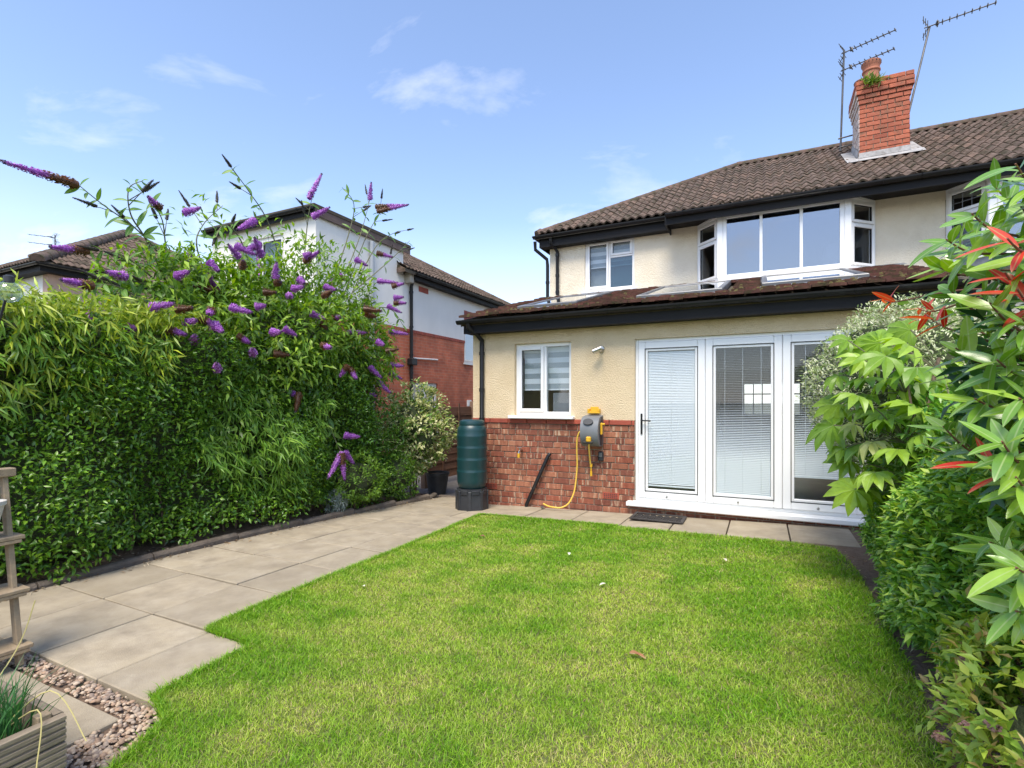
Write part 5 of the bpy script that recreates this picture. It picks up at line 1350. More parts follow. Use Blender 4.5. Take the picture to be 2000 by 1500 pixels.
# main trunks
for k in range(5):
    a = Vector((-6.0 + random.uniform(-.15, .15), 5.1 + random.uniform(-.2, .2), 0)); b = Vector((-5.9 + random.uniform(-.3, .3), 5.2 + (k - 2) * .4, 2.4))
    MB().tube(smooth([a, (a + b) / 2 + Vector((0, random.uniform(-.1, .1), .1)), b], 5), [.035 - .002 * i for i in range(11)], 8).build('trunk', bark, bd)
def spike(a, b, kind, fat=1.0, parent=bd):
    a, b = Vector(a), Vector(b); d = b - a; L = min(d.length, .55); d.normalize()
    M = leaf_M(a, d, Vector((.3, .2, 1)))
    S = Matrix.Diagonal((.31 * fat, L, .31 * fat, 1))
    link('flower_spike', spm[kind], parent, M @ S)
SPIKES = [((-5.5, 2.41, 3.33), (-5.45, 1.88, 3.31), 1), ((-5.5, 2.49, 2.76), (-5.45, 2.19, 2.71), 1), ((-5.2, 2.39, 2.39), (-5.15, 2.14, 2.39), 1), ((-5.3, 2.7, 2.55), (-5.25, 2.51, 2.55), 0),
 ((-5.6, 3.17, 3.39), (-5.55, 3.02, 3.46), 1), ((-5.7, 3.47, 3.46), (-5.65, 3.63, 3.57), 0), ((-5.7, 3.54, 2.94), (-5.65, 3.5, 3.08), 0), ((-5.2, 3.97, 3.46), (-5.15, 3.71, 3.27), 0),
 ((-5.2, 4.03, 3.21), (-5.15, 3.8, 3.06), 0), ((-5.8, 5.29, 4.29), (-5.75, 5.48, 4.71), 0), ((-6.1, 6.89, 4.89), (-6.05, 6.87, 5.18), 0), ((-5.8, 6.72, 4.58), (-5.30, 7.0, 4.72), 1),
 ((-5.9, 6.80, 4.70), (-5.45, 7.02, 4.74), 1), ((-5.3, 4.89, 3.81), (-5.1, 5.0, 3.95), 0), ((-5.4, 6.25, 3.71), (-5.2, 6.40, 3.66), 1), ((-5.2, 5.57, 3.42), (-5.05, 5.66, 3.33), 0),
 ((-5.4, 6.27, 3.28), (-5.1, 6.40, 3.25), 0), ((-5.5, 6.63, 2.96), (-5.3, 6.75, 2.85), 0), ((-5.4, 6.55, 2.52), (-5.1, 6.68, 2.48), 0), ((-5.1, 5.31, 2.34), (-4.87, 5.45, 2.34), 0),
 ((-4.75, 4.86, .75), (-4.7, 4.57, .46), 0), ((-4.75, 4.89, .76), (-4.7, 5.02, .59), 0), ((-4.8, 4.94, .96), (-4.65, 5.08, .94), 0), ((-4.72, 4.82, .75), (-4.67, 4.82, .40), 1),
 ((-5.4, 6.55, 1.86), (-5.25, 6.7, 1.76), 0), ((-5.4, 6.32, 2.15), (-5.2, 6.45, 2.14), 0), ((-5.0, 4.08, 2.8), (-4.95, 4.05, 2.98), 0), ((-5.1, 2.59, 2.05), (-4.98, 2.63, 2.04), 0), ((-5.1, 2.34, 2.12), (-5.05, 2.26, 2.05), 0),
 ((-5.03, 2.99, 2.27), (-4.88, 3.06, 2.29), 2), ((-5.03, 3.08, 2.15), (-4.87, 3.09, 2.18), 0), ((-5.03, 3.21, 2.22), (-4.87, 3.33, 2.14), 1), ((-4.91, 3.29, 2.16), (-4.73, 3.26, 2.07), 0), ((-4.91, 3.26, 2.30), (-4.83, 3.18, 2.24), 1), ((-4.91, 3.54, 2.08), (-4.81, 3.62, 2.00), 1), ((-4.91, 3.72, 1.90), (-4.78, 3.62, 1.95), 0), ((-4.91, 3.32, 1.71), (-4.80, 3.24, 1.77), 0), ((-4.91, 3.98, 1.93), (-4.80, 4.11, 1.92), 2), ((-5.03, 3.16, 1.98), (-4.87, 3.07, 2.03), 0), ((-4.91, 3.46, 2.36), (-4.71, 3.57, 2.31), 0), ((-4.91, 4.50, 2.46), (-4.78, 4.62, 2.40), 0), ((-4.91, 4.63, 2.38), (-4.79, 4.66, 2.28), 2), ((-5.10, 4.35, 2.66), (-4.94, 4.23, 2.62), 0), ((-5.10, 4.17, 2.78), (-4.96, 4.12, 2.76), 2), ((-5.10, 3.74, 2.86), (-5.00, 3.67, 2.91), 2), ((-4.91, 4.90, 2.47), (-4.79, 4.87, 2.46), 1), ((-5.10, 3.36, 2.82), (-4.98, 3.39, 2.72), 0), ((-5.22, 3.10, 2.63), (-5.06, 3.14, 2.68), 0), ((-5.03, 2.76, 2.25), (-4.86, 2.88, 2.30), 0), ((-5.03, 2.90, 2.08), (-4.89, 3.01, 2.02), 1), ((-4.91, 3.75, 2.41), (-4.82, 3.82, 2.44), 0), ((-4.91, 4.11, 2.23), (-4.83, 4.24, 2.15), 0), ((-5.10, 4.50, 2.89), (-4.96, 4.46, 2.82), 0), ((-5.10, 4.91, 2.88), (-4.91, 4.92, 2.83), 0), ((-5.10, 4.00, 2.64), (-4.98, 4.08, 2.64), 2), ((-5.10, 3.65, 3.07), (-4.94, 3.79, 2.99), 0), ((-5.10, 4.58, 3.19), (-5.01, 4.61, 3.24), 0)]
for a, b, k in SPIKES: spike(a, b, k)
P2, N2 = ellipsoid_pts(400, (BC[0] + .08, BC[1], BC[2]), (BR[0] + .08, BR[1] + .05, BR[2] + .05), .12, 3, .02)
sel = [i for i in range(len(P2)) if N2[i][0] > .15 or (N2[i][2] > .75)][:40]
for i in sel:
    p, n = P2[i], N2[i]; d = n * .8 + RNG.normal(0, .35, 3) + np.array([.1, 0, -.1]); d /= np.linalg.norm(d)
    spike(p, p + d * random.uniform(.14, .27), random.choice((0, 0, 0, 1, 1, 2)))

# ---- small shrubs at the end of the hedge
def shrub(name, c, r, n, m, cols, lsz, wsz, label, mat=None, spread=.6, out=.5, down=.0, zmin=.02, cat='shrub', core=.7, jit=.18, lump=.16, ground=None, fold=.25, depth=.25):
    gz = g(c[0], c[1]) if ground is None else ground
    t = thing(name, (c[0], c[1], gz), label, cat)
    P0, N0 = ellipsoid_pts(n, c, r, lump, 3.2, depth, gz + zmin)
    P, N, A = clusters(P0, N0, m, spread, out, min(r) * .05, down)
    leaf_cloud('foliage', P, N, A, RNG.uniform(lsz[0], lsz[1], len(P)), RNG.uniform(wsz[0], wsz[1], len(P)), pick(cols, len(P), jit), mat or foliage, t, fold)['kind'] = 'stuff'
    if core: core_blob('inner_twigs', c, r, t, core, zmin=gz + .02)
    for k in range(4):
        MB().tube([(c[0] + random.uniform(-.05, .05), c[1] + random.uniform(-.05, .05), gz - .02), (c[0] + random.uniform(-.3, .3) * r[0], c[1] + random.uniform(-.3, .3) * r[1], c[2])], [.014, .008], 6).build('stem', bark, t)
    return t
shrub('dark_shrub', (-5.35, 5.75, .65), (.45, .6, .72), 900, 7, G_dark, (.05, .09), (.018, .028), 'dark green leathery shrub between the hanging flower spray and the variegated bush', foliage_gloss)
shrub('variegated_shrub', (-5.30, 7.05, .88), (.52, .58, .66), 1100, 6, [(.60, .60, .28), (.68, .66, .38), (.16, .27, .05), (.12, .22, .04), (.45, .50, .16)], (.06, .10), (.03, .045), 'rounded cream and green variegated shrub at the end of the path by the fence', foliage_gloss, zmin=.2)
shrub('golden_green_shrub', (-5.0, 5.35, .32), (.33, .48, .38), 620, 7, G_mid + [(.12, .22, .03), (.16, .26, .035)], (.035, .06), (.014, .022), 'low yellow-green shrub under the hanging flower spray')
shrub('low_green_shrub', (-5.05, 6.25, .26), (.30, .42, .36), 480, 7, G_dark + G_mid, (.035, .06), (.014, .022), 'low mid-green shrub at the path edge beside the variegated bush')
shrub('silver_plant', (-4.93, 4.95, .10), (.13, .16, .14), 150, 7, [(.30, .35, .31), (.40, .45, .40), (.22, .28, .24)], (.035, .06), (.008, .014), 'small silver-grey leafy plant at the path edging', core=.4)
# fern-like spray on the dark shrub
fs = thing('leafy_spray', (-5.0, 6.05, .1), 'bright green pinnate leaf sprays in front of the dark leathery shrub', 'plant')
sp_me = big_leaf('leaf', .085, .026, bl_m, 5, .2, .15)
for (a, b) in (((-5.15, 5.85, .75), (-4.78, 6.1, .78)), ((-5.15, 5.9, .65), (-4.72, 6.25, .62)), ((-5.15, 5.8, .55), (-4.85, 5.75, .75))):
    a, b = Vector(a), Vector(b); d = (b - a).normalized(); s = d.cross(Vector((0, 0, 1)))
    MB().tube([a, (a + b) / 2 + Vector((0, 0, .05)), b], [.005, .004, .002], 5).build('stalk', stem_m, fs)
    for k in range(7):
        p = a + (b - a) * (.15 + .13 * k) + Vector((0, 0, .05 * math.sin(math.pi * (.15 + .13 * k))))
        for sg in (1, -1): link('leaf', sp_me, fs, leaf_M(p, s * sg + d * .5 + Vector((0, 0, -.15)), (0.3, -.3, 1), 1 - .05 * k))
MB().tube([(-5.2, 5.9, g(-5.2, 5.9)), (-5.15, 5.87, .75)], [.008, .005], 5).build('stem', stem_m, fs)

# ---- right-hand border
shrub('pittosporum', (1.12, 5.50, 1.42), (.70, .60, .90), 3000, 7, [(.60, .62, .40), (.68, .69, .50), (.30, .38, .15), (.18, .28, .08), (.48, .53, .28)], (.028, .048), (.010, .017), 'rounded pale cream-edged small-leaved shrub in front of the folding doors', spread=.7, core=.75, lump=.07, depth=.12)
# hedge-like dark evergreen along the border
er = thing('evergreen_border', (1.2, 3.4, 0), 'glossy deep green evergreen shrubs along the soil edge of the lawn', 'shrub')
lf2 = Lump(3.4, .06)
n = 3600
ys = RNG.uniform(2.3, 5.2, n); zs = RNG.uniform(.06, 1.35, n) 
P = np.stack([np.zeros(n), ys, zs], 1); hgt = 1.12 + .16 * np.sin(ys * 2.1) 
xs_ = .93 - .17 * np.sin(np.clip(zs / 1.2, 0, 1) * math.pi) ** .7 + lf2(P) + np.maximum(0, zs - hgt) * .9 + RNG.exponential(.06, n)
keep_ = (ys > 2.75) | ((ys > 2.3) & (zs > .45)); 
PC = np.stack([xs_, ys, zs], 1); NC = unit(np.stack([-np.ones(n), np.full(n, -.25), .25 + np.maximum(0, zs - .9)], 1) + RNG.normal(0, .25, (n, 3)))
P, N, A = clusters(PC[keep_], NC[keep_], 7, .55, .7, .02)
leaf_cloud('foliage', P, N, A, RNG.uniform(.044, .076, len(P)), RNG.uniform(.018, .030, len(P)), pick([(.125, .28, .03), (.17, .35, .038), (.23, .41, .045), (.31, .48, .055), (.09, .215, .028), (.40, .53, .07)], len(P)), foliage_gloss, er, .2, .15)['kind'] = 'stuff'
n = 1100
PT = np.stack([RNG.uniform(.95, 2.2, n), RNG.uniform(2.3, 5.2, n), RNG.uniform(1.15, 1.42, n)], 1)
P, N, A = clusters(PT, np.tile([[-.2, 0, 1.]], (n, 1)), 7, .55, .6, .03)
leaf_cloud('top_foliage', P, N, A, RNG.uniform(.045, .075, len(P)), RNG.uniform(.018, .028, len(P)), pick([(.08, .22, .034), (.12, .29, .04), (.20, .38, .06)], len(P)), foliage_gloss, er, .2, .15)['kind'] = 'stuff'
MB().box(1.06, 2.3, 2.85, 5.15, .12, 1.12, None, .15).build('inner_twigs', core_m, er)
for k in range(14):
    y = 2.4 + k * .2
    MB().tube([(1.0 + random.uniform(-.04, .1), y, 0), (.98, y + random.uniform(-.1, .1), .3)], [.012, .008], 5).build('stem', bark, er)
n = 800
PE = np.stack([RNG.uniform(.92, 2.2, n), RNG.uniform(2.4, 3.0, n), RNG.uniform(.03, 1.2, n)], 1)
P, N, A = clusters(PE, np.tile([[-.3, -1., .3]], (n, 1)), 7, .55, .6, .03)
leaf_cloud('end_foliage', P, N, A, RNG.uniform(.045, .075, len(P)), RNG.uniform(.018, .028, len(P)), pick([(.10, .22, .03), (.15, .29, .035), (.24, .38, .05)], len(P)), foliage_gloss, er, .2, .15)['kind'] = 'stuff'
# single large sprigs on its face
ev_m = leaf_mat('evergreen sprig leaf', .2, .3, rnd=[(.09, .25, .04), (.15, .34, .05), (.06, .18, .03), (.26, .44, .07)])
ev = [big_leaf('leaf', .075, .030, ev_m, 6, .18, .15), big_leaf('leaf', .06, .022, ev_m, 6, .18, .2)]
for k in range(32):
    y = random.uniform(2.6, 5.0); zz = random.uniform(.25, 1.2)
    p = Vector((.80 + .05 * random.random(), y, zz)); d = Vector((-.8, random.uniform(-.6, .2), random.uniform(.1, .7))).normalized()
    for q in range(8):
        t = q * 2.4; s = d.cross(Vector((0, 0, 1))).normalized(); u = s.cross(d)
        link('leaf', random.choice(ev), er, leaf_M(p - d * .05 + d * .006 * q, d * .55 + (s * math.cos(t) + u * math.sin(t)) * .85, d + Vector((0, 0, .4)), random.uniform(.75, 1.1)))
    MB().tube([p + Vector((.22, .03, -.1)), p], [.005, .003], 5).build('twig', stem_m, er)

# fatsia: big palmate leaves
fa = thing('fatsia', (.95, 4.35, 0), 'fatsia with large lobed bright green leaves reaching out in front of the glass doors', 'shrub')
fa_m = leaf_mat('fatsia leaf', .33, .38, rnd=[(.15, .28, .028), (.23, .38, .036), (.31, .46, .05), (.11, .22, .028), (.19, .33, .03)])
fa_p = leaf_mat('pale fatsia leaf', .33, .4, rnd=[(.42, .46, .14), (.36, .42, .12)])
def palmate(mat, lobes=8, R0=.17, seed=1):
    rn = random.Random(seed); mb = MB(); vs = [(0, 0, 0)]; fs = []
    angs = [R(-118) + R(236) * i / (lobes - 1) for i in range(lobes)]
    notch = []; prev = None; first = None
    ring = []
    for i, a in enumerate(angs):
        L = R0 * (1 - .28 * abs(a) / R(118)) * rn.uniform(.92, 1.06); w = .20 * L
        dx, dy = math.sin(a), math.cos(a); nx, ny = math.cos(a), -math.sin(a)
        def pt(t, s, z): vs.append((dx * L * t + nx * w * s, dy * L * t + ny * w * s, z)); return len(vs) - 1
        if i == 0: n0 = pt(.30, -1.0, -.01)
        else: n0 = prev
        m1 = pt(.34, 0, -.012); l1 = pt(.62, -1.05, .008 - .02); r1 = pt(.62, 1.05, .008 - .02); m2 = pt(.62, 0, -.03); l2 = pt(.82, -.62, -.045); r2 = pt(.82, .62, -.045); tip = pt(1.0, 0, -.085)
        m3 = pt(.82, 0, -.055)
        if i < lobes - 1:
            b = (a + angs[i + 1]) / 2; vs.append((math.sin(b) * L * .40, math.cos(b) * L * .40, .004)); n1 = len(vs) - 1
        else: n1 = pt(.30, 1.0, -.01)
        fs += [(0, n0, m1), (0, m1, n1), (n0, l1, m2, m1), (m1, m2, r1, n1), (l1, l2, m3, m2), (m2, m3, r2, r1), (l2, tip, m3), (m3, tip, r2)]
        prev = n1
    mb.add(vs, fs); return mb.mesh('leaf', mat, smooth=True)
pal = [palmate(fa_m, 8, .19, 1), palmate(fa_m, 7, .17, 2), palmate(fa_m, 9, .20, 3)]; palp = palmate(fa_p, 7, .13, 4)
FT = [(.53, 4.60, 1.88), (.72, 4.58, 1.83), (.88, 4.44, 1.73), (.48, 4.68, 1.57), (.64, 4.43, 1.56), (.79, 4.28, 1.55), (.48, 4.68, 1.37), (.43, 4.53, 1.19), (.54, 4.38, 1.22), (.71, 4.13, 1.27), (.87, 4.09, 1.37),
      (.54, 4.16, 1.44), (.64, 4.20, 1.09), (.52, 4.48, .95), (.57, 4.40, .82), (.75, 4.04, 1.08), (.65, 4.10, .90), (.93, 4.68, 1.94), (.90, 4.11, 1.60), (.49, 4.46, 1.03), (.71, 4.13, 1.68), (.61, 4.41, 1.70), (.53, 4.26, .76), (.90, 4.00, 1.18)]
for k in range(26): FT.append((random.uniform(.62, 1.15), random.uniform(4.15, 4.8), random.uniform(.7, 1.85)))
tops = [Vector((.80, 4.45, 1.55)), Vector((.78, 4.35, 1.2)), Vector((.85, 4.3, .9)), Vector((1.0, 4.5, 1.7))]
for k, p in enumerate(FT):
    p = Vector(p); c = min(tops, key=lambda q: (q - p).length) + Vector((.12, .05, -.1))
    d = (p - c); d.z *= .5; d = d.normalized(); ax = (d + Vector((-.15, -.25, -.35)) + Vector([random.gauss(0, .2) for _ in range(3)]))
    nrm = Vector((-.35, -.55, .85)) + Vector([random.gauss(0, .28) for _ in range(3)])
    s = random.uniform(.85, 1.22)
    me = palp if k in (8, 12) else random.choice(pal)
    q = p - ax.normalized() * .06
    link('leaf', me, fa, leaf_M(q, ax, nrm, s))
    MB().tube(smooth([c, (c + q) / 2 + Vector((0, 0, .04)), q], 4), .0045, 5).build('leaf_stalk', stem_m, fa)
for t in tops: MB().tube(smooth([(1.0, 4.4, 0), (.98, 4.42, t.z * .6), tuple(t + Vector((.12, .05, .0)))], 4), [.02 - .001 * i for i in range(9)], 7).build('stem', bark, fa)

# photinia
phn = thing('red_tipped_photinia', (1.0, 2.2, 0), 'photinia with long glossy leaves and scarlet young shoots overhanging the border', 'shrub')
ph_m = leaf_mat('photinia leaf', .22, .24, rnd=[(.13, .27, .035), (.19, .35, .042), (.10, .22, .034), (.31, .48, .05), (.24, .39, .065)], spec=.8)
ph_r = leaf_mat('young red photinia leaf', .35, .3, rnd=[(.62, .045, .03), (.70, .09, .05), (.52, .03, .03)])
phl = [big_leaf('leaf', .14, .044, ph_m, 8, .16, .14), big_leaf('leaf', .155, .050, ph_m, 8, .12, .26), big_leaf('leaf', .12, .042, ph_m, 8, .25, .08), big_leaf('leaf', .145, .054, ph_m, 8, .1, -.06), big_leaf('leaf', .10, .036, ph_m, 8, .2, .3)]
phr = [big_leaf('leaf', .14, .042, ph_r, 7, .15, .12), big_leaf('leaf', .115, .034, ph_r, 7, .18, .1)]
TIPS = [(.67, 2.00, 2.09, 0), (.57, 2.00, 1.96, 0), (.55, 2.16, 1.93, 0), (.58, 1.78, 1.82, 1), (.64, 1.98, 1.77, 1), (.65, 1.93, 1.71, 1), (.60, 1.96, 1.68, 0), (.59, 2.29, 1.79, 0), (.63, 2.75, 1.77, 1), (.58, 2.18, 1.57, 0), (.60, 1.91, 1.51, 0), (.56, 1.94, 1.40, 0),
        (.55, 1.72, 1.29, 0), (.54, 2.15, 1.31, 0), (.64, 1.87, 1.62, 0), (.61, 1.80, 1.40, 0), (.58, 1.73, 1.20, 0), (.67, 2.22, 1.81, 0), (.61, 2.52, 1.92, 0), (.61, 3.52, 1.98, 1), (.71, 3.24, 1.87, 1), (.58, 1.95, 1.22, 1), (.72, 2.13, 2.01, 0), (.77, 2.49, 2.20, 0),
        (.71, 2.57, 1.72, 0), (.64, 2.42, 1.49, 0), (.58, 1.73, .97, 0), (.60, 1.79, .84, 0), (.60, 1.96, .98, 0), (.78, 2.27, 1.87, 0), (.77, 2.05, 2.04, 0), (.72, 1.91, 1.82, 0), (.68, 1.78, 1.63, 0), (.72, 1.85, 1.48, 0), (.67, 1.77, 1.31, 0), (.85, 2.08, 1.74, 0), (.85, 2.08, 1.52, 0),
        (.70, 2.46, 1.97, 0), (.76, 2.38, 1.65, 0), (.74, 2.47, 1.51, 0), (.80, 2.40, 1.56, 0), (.73, 2.36, 1.33, 0), (.67, 2.44, 1.25, 0)]
random.seed(21)
for _ in range(26): TIPS.append((random.uniform(.66, .95), random.uniform(1.95, 2.6), random.uniform(1.15, 2.15), 0))
hub = [Vector((.95, 2.25, .9)), Vector((1.0, 2.3, 1.35)), Vector((1.05, 2.4, 1.75))]
for h in hub: MB().tube(smooth([(1.02, 2.25, 0), (1.0, 2.25, h.z * .5), tuple(h)], 4), [.022 - .0015 * i for i in range(9)], 7).build('stem', bark, phn)
for (x, y, zz, red) in TIPS:
    p = Vector((x, y, zz)); h = min(hub, key=lambda q: abs(q.z - (zz - .25)))
    d = (p - h).normalized(); d = (d + Vector((-.15, -.1, .25))).normalized()
    pts = smooth([h, (h + p) / 2 + Vector((0, 0, .03)), p - d * .10, p], 4)
    MB().tube(pts, [.006 - .0003 * i for i in range(len(pts))], 6).build('twig', bark_red, phn)
    s = d.cross(Vector((0, 0, 1))).normalized(); u = s.cross(d); nn = 11 if not red else 6
    for q in range(nn):
        t = q * 2.4 + random.uniform(-.3, .3); f = q / nn
        b = p - d * (.12 * (1 - f))
        ax = d * (.35 + .5 * f) + (s * math.cos(t) + u * math.sin(t)) * .8 + Vector((0, 0, -.12))
        me = random.choice(phr) if red and q >= 1 else random.choice(phl)
        nr_ = d * .6 + Vector((-.1, -.25, .8))
        link('leaf', me, phn, leaf_M(b, ax, nr_ + Vector([random.gauss(0, .25) for _ in range(3)]), random.uniform(.7, 1.05) * (.92 if not red else 1.0)))
# inner mass of the photinia
P0, N0 = ellipsoid_pts(330, (1.12, 2.35, 1.45), (.40, .55, .62), .15, 3, .3)
P, N, A = clusters(P0, N0, 6, .6, .6, .03, .1)
leaf_cloud('foliage', P, N, A, RNG.uniform(.08, .12, len(P)), RNG.uniform(.03, .042, len(P)), pick([(.05, .14, .03), (.08, .19, .035), (.035, .10, .028), (.12, .24, .04)], len(P)), foliage_gloss, phn, .15, .15)['kind'] = 'stuff'

# low yellow-green shrub in the corner with faded flower heads
spn = shrub('spiraea', (.84, 2.28, .24), (.30, .42, .38), 480, 6, [(.30, .40, .05), (.38, .46, .07), (.22, .35, .045), (.34, .40, .06), (.26, .38, .05), (.40, .30, .10)], (.045, .072), (.018, .028), 'low yellow-green spiraea with faded pinkish flower heads at the lawn edge', ground=0.0, core=.35)
fl_m = M_('faded flower head', (.36, .20, .17), (.26, .14, .10), 60, .9)
for (x, y, z) in ((.68, 2.46, .42), (.60, 2.40, .28), (.57, 2.30, .20), (.70, 2.5, .30), (.60, 2.15, .33), (.64, 2.05, .40)):
    mb = MB()
    for q in range(46):
        v = Vector([random.gauss(0, 1) for _ in range(3)]).normalized() * random.uniform(.010, .024); v.z *= .6
        mb.box(-.004, .004, -.004, .004, -.004, .004, Matrix.Translation(Vector((x, y, z)) + v) @ Matrix.Rotation(random.uniform(0, 3), 4, (random.random(), random.random(), 1)))
    mb.build('flower_head', fl_m, spn)
    MB().tube([(x + .15, y - .02, z - .2), (x + .05, y, z - .06), (x, y, z - .01)], .0025, 5).build('twig', bark_red, spn)

# fern on the chimney
fn = thing('chimney_fern', (1.78, 11.10, 7.17), 'tuft of bright green weed growing from the chimney top in front of the pot', 'plant')
n = 150
D = unit(np.stack([RNG.normal(0, .8, n), RNG.normal(-.7, .5, n), RNG.normal(.25, .5, n)], 1))
P = np.array([1.78, 11.09, 7.14]) + RNG.normal(0, .045, (n, 3)) * np.array([1.6, .5, .8])
leaf_cloud('foliage', P, unit(RNG.normal(0, 1, (n, 3)) + [0, -.5, 1]), D, RNG.uniform(.08, .17, n), RNG.uniform(.014, .026, n), pick([(.16, .27, .04), (.22, .33, .06), (.10, .19, .03)], n), foliage, fn)['kind'] = 'stuff'

# chives in the planter
cv = thing('chive_plant', (-2.42, .75, .22), 'clump of thin upright green chives growing in the wooden planter', 'plant')
V = []; F = []; C = []
for k in range(260):
    x, y = random.gauss(-2.36, .08), random.gauss(.76, .06); x = min(max(x, -2.88), -2.27); y = min(max(y, .35), .86); d = Vector((random.gauss(0, .3), random.gauss(0, .3), 1)).normalized(); L = random.uniform(.14, .32); s = Vector((random.random() - .5, random.random() - .5, 0)).normalized() * .0028
    b = Vector((x, y, .215)); m = b + d * L * .55; t = b + d * L + Vector((d.x, d.y, -.2)) * L * .3
    o = len(V); V += [b - s, b + s, m + s * .9, m - s * .9, t]; F += [(o, o + 1, o + 2), (o, o + 2, o + 3), (o + 3, o + 2, o + 4)]
    C += [random.choice(((.05, .16, .04), (.07, .20, .05), (.035, .11, .035)))] * 5
tri_mesh('blades', np.array([tuple(v) for v in V]), np.array(F), np.array(C), foliage, cv)['kind'] = 'stuff'
for (a, m, b) in (((-2.4, .8, .22), (-2.28, .92, .36), (-2.13, .96, .20)), ((-2.35, .75, .22), (-2.22, .86, .34), (-2.15, .83, .18)), ((-2.6, .8, .22), (-2.62, .95, .42), (-2.6, 1.0, .60))):
    MB().tube(smooth([a, m, b], 6), .0025, 4).build('straw_stalk', M_('straw', (.42, .36, .14), None, 1, .8) if 'straw' not in bpy.data.materials else bpy.data.materials['straw'], cv)

# ---------------------------------------------------------------- grass
def inside(px_, py_, poly):
    c = np.zeros(len(px_), bool); n = len(poly)
    for i in range(n):
        x0, y0 = poly[i]; x1, y1 = poly[(i + 1) % n]
        k = ((y0 > py_) != (y1 > py_)); xi = (x1 - x0) * (py_ - y0) / ((y1 - y0) if y1 != y0 else 1e-9) + x0
        c ^= k & (px_ < xi)
    return c
gv = np.vectorize(g)
def field(freq, k=9, seed=3):
    r = np.random.default_rng(seed); w_ = r.normal(0, freq, (k, 2)); p = r.uniform(0, 6.3, k)
    return lambda x, y: np.sin(x[:, None] * w_[:, 0] + y[:, None] * w_[:, 1] + p).sum(1) / math.sqrt(k)
f1, f2, f3 = field(2.6, 9, 3), field(7, 9, 4), field(22, 9, 5)
N0 = 1500000
gx = RNG.uniform(-3.35, .7, N0); gy_ = RNG.uniform(-.3, 5.85, N0)
dens = np.clip(1.25 - .17 * gy_, .34, 1.0) * np.where(gy_ < .7, .25, 1)
k = inside(gx, gy_, LAWN) & (RNG.random(N0) < dens * .52)
gx, gy_ = gx[k], gy_[k]
edge = np.minimum.reduce([gx + 3.06 + np.clip((gy_ - 2.8) * .07, 0, .25), .64 - gx, 5.78 - gy_])
dry = f1(gx, gy_) * .50 + f2(gx, gy_) * .42 + f3(gx, gy_) * .26 + np.clip((edge - .35) * .5, -.6, .45) + .17  # yellowed dry patches; the edge term paints soft border shade into the tint
soilish = (gx > .35) & (RNG.random(len(gx)) < np.clip((gx - .42) / .34, 0, .72) * (.55 + .4 * np.sin(gy_ * 5 + 1)))
k = ~soilish; gx, gy_, dry, edge = gx[k], gy_[k], dry[k], edge[k]
# longer tufts overhanging the edges
ex_, ey_ = [], []
for (a, b) in zip(LAWN[:6] + LAWN[16:], LAWN[1:7] + LAWN[17:] + LAWN[:1]):
    L_ = math.hypot(b[0] - a[0], b[1] - a[1]); q = int(L_ * 2200); t_ = RNG.random(q)
    ex_.append(a[0] + (b[0] - a[0]) * t_ + RNG.normal(0, .012, q)); ey_.append(a[1] + (b[1] - a[1]) * t_ + RNG.normal(0, .012, q))
ex_ = np.concatenate(ex_); ey_ = np.concatenate(ey_)
gx = np.concatenate([gx, ex_]); gy_ = np.concatenate([gy_, ey_]); dry = np.concatenate([dry, np.full(len(ex_), -.5)]); edge = np.concatenate([edge, np.zeros(len(ex_))])
n = len(gx); print('grass blades', n)
dry_shade = np.clip((dry + .35) / 1.6, 0, 1)
hgt = RNG.uniform(.014, .031, n) * (1.15 - .35 * dry_shade) * np.where(edge < .16, 1.35, 1); th = RNG.uniform(0, 6.283, n)
wdt = np.clip(.0009 + .00040 * gy_, .0012, .0032) * RNG.uniform(.8, 1.25, n)
lean = RNG.normal(0, .55, (n, 2)); 
base = np.stack([gx, gy_, gv(gx, gy_) + .003], 1)
sd_ = np.stack([np.cos(th) * wdt, np.sin(th) * wdt, np.zeros(n)], 1)
mid = base + np.stack([lean[:, 0] * hgt * .4, lean[:, 1] * hgt * .4, hgt * .6], 1)
tip = base + np.stack([lean[:, 0] * hgt * 1.15, lean[:, 1] * hgt * 1.15, hgt * RNG.uniform(.75, 1.0, n)], 1)
V = np.stack([base - sd_, base + sd_, mid + sd_ * .8, mid - sd_ * .8, tip], 1)
F = (np.array([[0, 1, 2], [0, 2, 3], [3, 2, 4]])[None] + 5 * np.arange(n)[:, None, None]).reshape(-1, 3)
green = pick([(.15, .33, .014), (.20, .39, .018), (.25, .43, .022), (.11, .27, .014)], n, .15)
yel = pick([(.38, .50, .05), (.45, .52, .09), (.53, .53, .17), (.33, .48, .035)], n, .15); strawc = pick([(.50, .42, .20), (.42, .33, .16)], n, .15)
mixf = (dry_shade[:, None] + RNG.normal(0, .12, (n, 1))).clip(0, 1)
C = green * (1 - mixf) + yel * mixf
s_ = RNG.random(n) < .03 + .12 * dry_shade ** 2; C[s_] = strawc[s_]
gr = tri_mesh('lawn_grass', V.reshape(-1, 3), F, np.repeat(C, 5, 0), grass_m, None)
tag(gr, 'short mown lawn grass, green with yellowed patches', 'grass', kind='stuff')

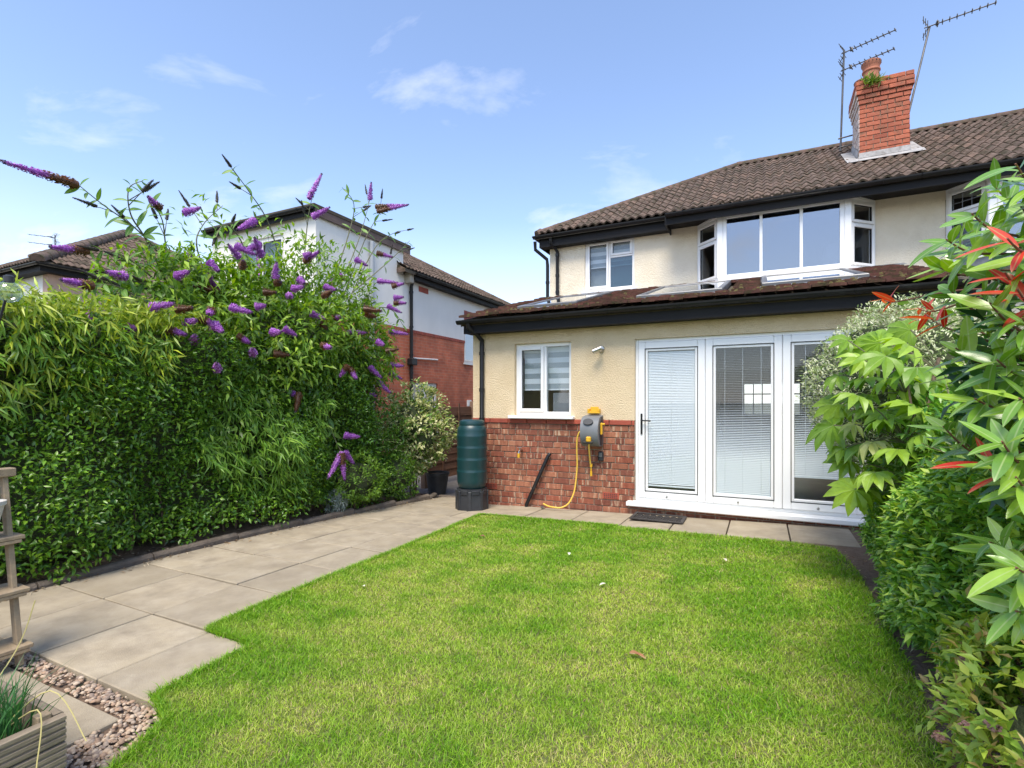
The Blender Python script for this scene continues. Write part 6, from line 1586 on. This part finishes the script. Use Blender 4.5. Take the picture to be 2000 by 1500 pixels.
# fallen leaves and litter
dl_m = leaf_mat('dead leaf', .1, .7, rnd=[(.30, .13, .05), (.20, .10, .05), (.40, .24, .10)]); dp_m = leaf_mat('pale dead leaf', .1, .6, rnd=[(.62, .55, .45), (.72, .68, .60)])
dl = big_leaf('fallen_leaf', .085, .045, dl_m, 6, .5, .3, wave=.05); dlp = big_leaf('fallen_leaf', .05, .03, dp_m, 5, .5, .2)
for i, (x, y, me, lb) in enumerate(((-.64, 2.75, dl, 'curled brown dead leaf on the middle of the lawn'), (-1.55, 4.35, dlp, 'pale dead leaf on the lawn in line with the hose reel'), (-.27, 4.75, dlp, 'white dead leaf on the lawn in front of the middle glass door'),
                                (-1.05, 3.75, dlp, 'small pale dead leaf midway across the lawn'), (-2.62, 2.9, dlp, 'pale dead leaf on the lawn near the path'), (-2.55, 4.6, dl, 'brown dead leaf on the lawn near the water butt'))):
    o = link('fallen_leaf', me, None, Matrix.Translation((x, y, g(x, y) + .04)) @ Matrix.Rotation(random.uniform(0, 6), 4, 'Z') @ Matrix.Rotation(random.uniform(-.4, .4), 4, 'X')); tag(o, lb, 'leaf', 'fallen leaves on the lawn')
# leaf litter along the hedge edging
n = 620
yy = RNG.uniform(.8, 6.9, n); xx = np.where(RNG.random(n) < .6, RNG.uniform(-5.15, -4.93, n), -4.81 + RNG.exponential(.045, n))
P = np.stack([xx, yy, gv(xx, yy) + np.where(xx < -4.92, .02, .006)], 1)
A = np.stack([RNG.normal(0, 1, n), RNG.normal(0, 1, n), RNG.normal(0, .12, n)], 1)
lt = leaf_cloud('leaf_litter', P, unit(np.stack([RNG.normal(0, .3, n), RNG.normal(0, .3, n), np.ones(n)], 1)), A, RNG.uniform(.02, .07, n), RNG.uniform(.006, .016, n), pick([(.20, .13, .07), (.34, .24, .14), (.13, .08, .045), (.55, .47, .35)], n), foliage, None)
tag(lt, 'dry brown leaf litter along the concrete edging under the hedge', 'leaf litter', kind='stuff')
n = 260
yy = RNG.uniform(1.6, 5.6, n); xx = RNG.uniform(.6, .95, n)
P = np.stack([xx, yy, gv(xx, yy) + .012], 1); A = np.stack([RNG.normal(0, 1, n), RNG.normal(0, 1, n), RNG.normal(0, .15, n)], 1)
lt = leaf_cloud('leaf_litter', P, unit(np.stack([RNG.normal(0, .3, n), RNG.normal(0, .3, n), np.ones(n)], 1)), A, RNG.uniform(.015, .05, n), RNG.uniform(.006, .014, n), pick([(.30, .18, .10), (.42, .32, .22), (.16, .09, .05)], n), foliage, None)
tag(lt, 'brown leaf litter on the bare soil under the glossy border shrubs', 'leaf litter', kind='stuff')
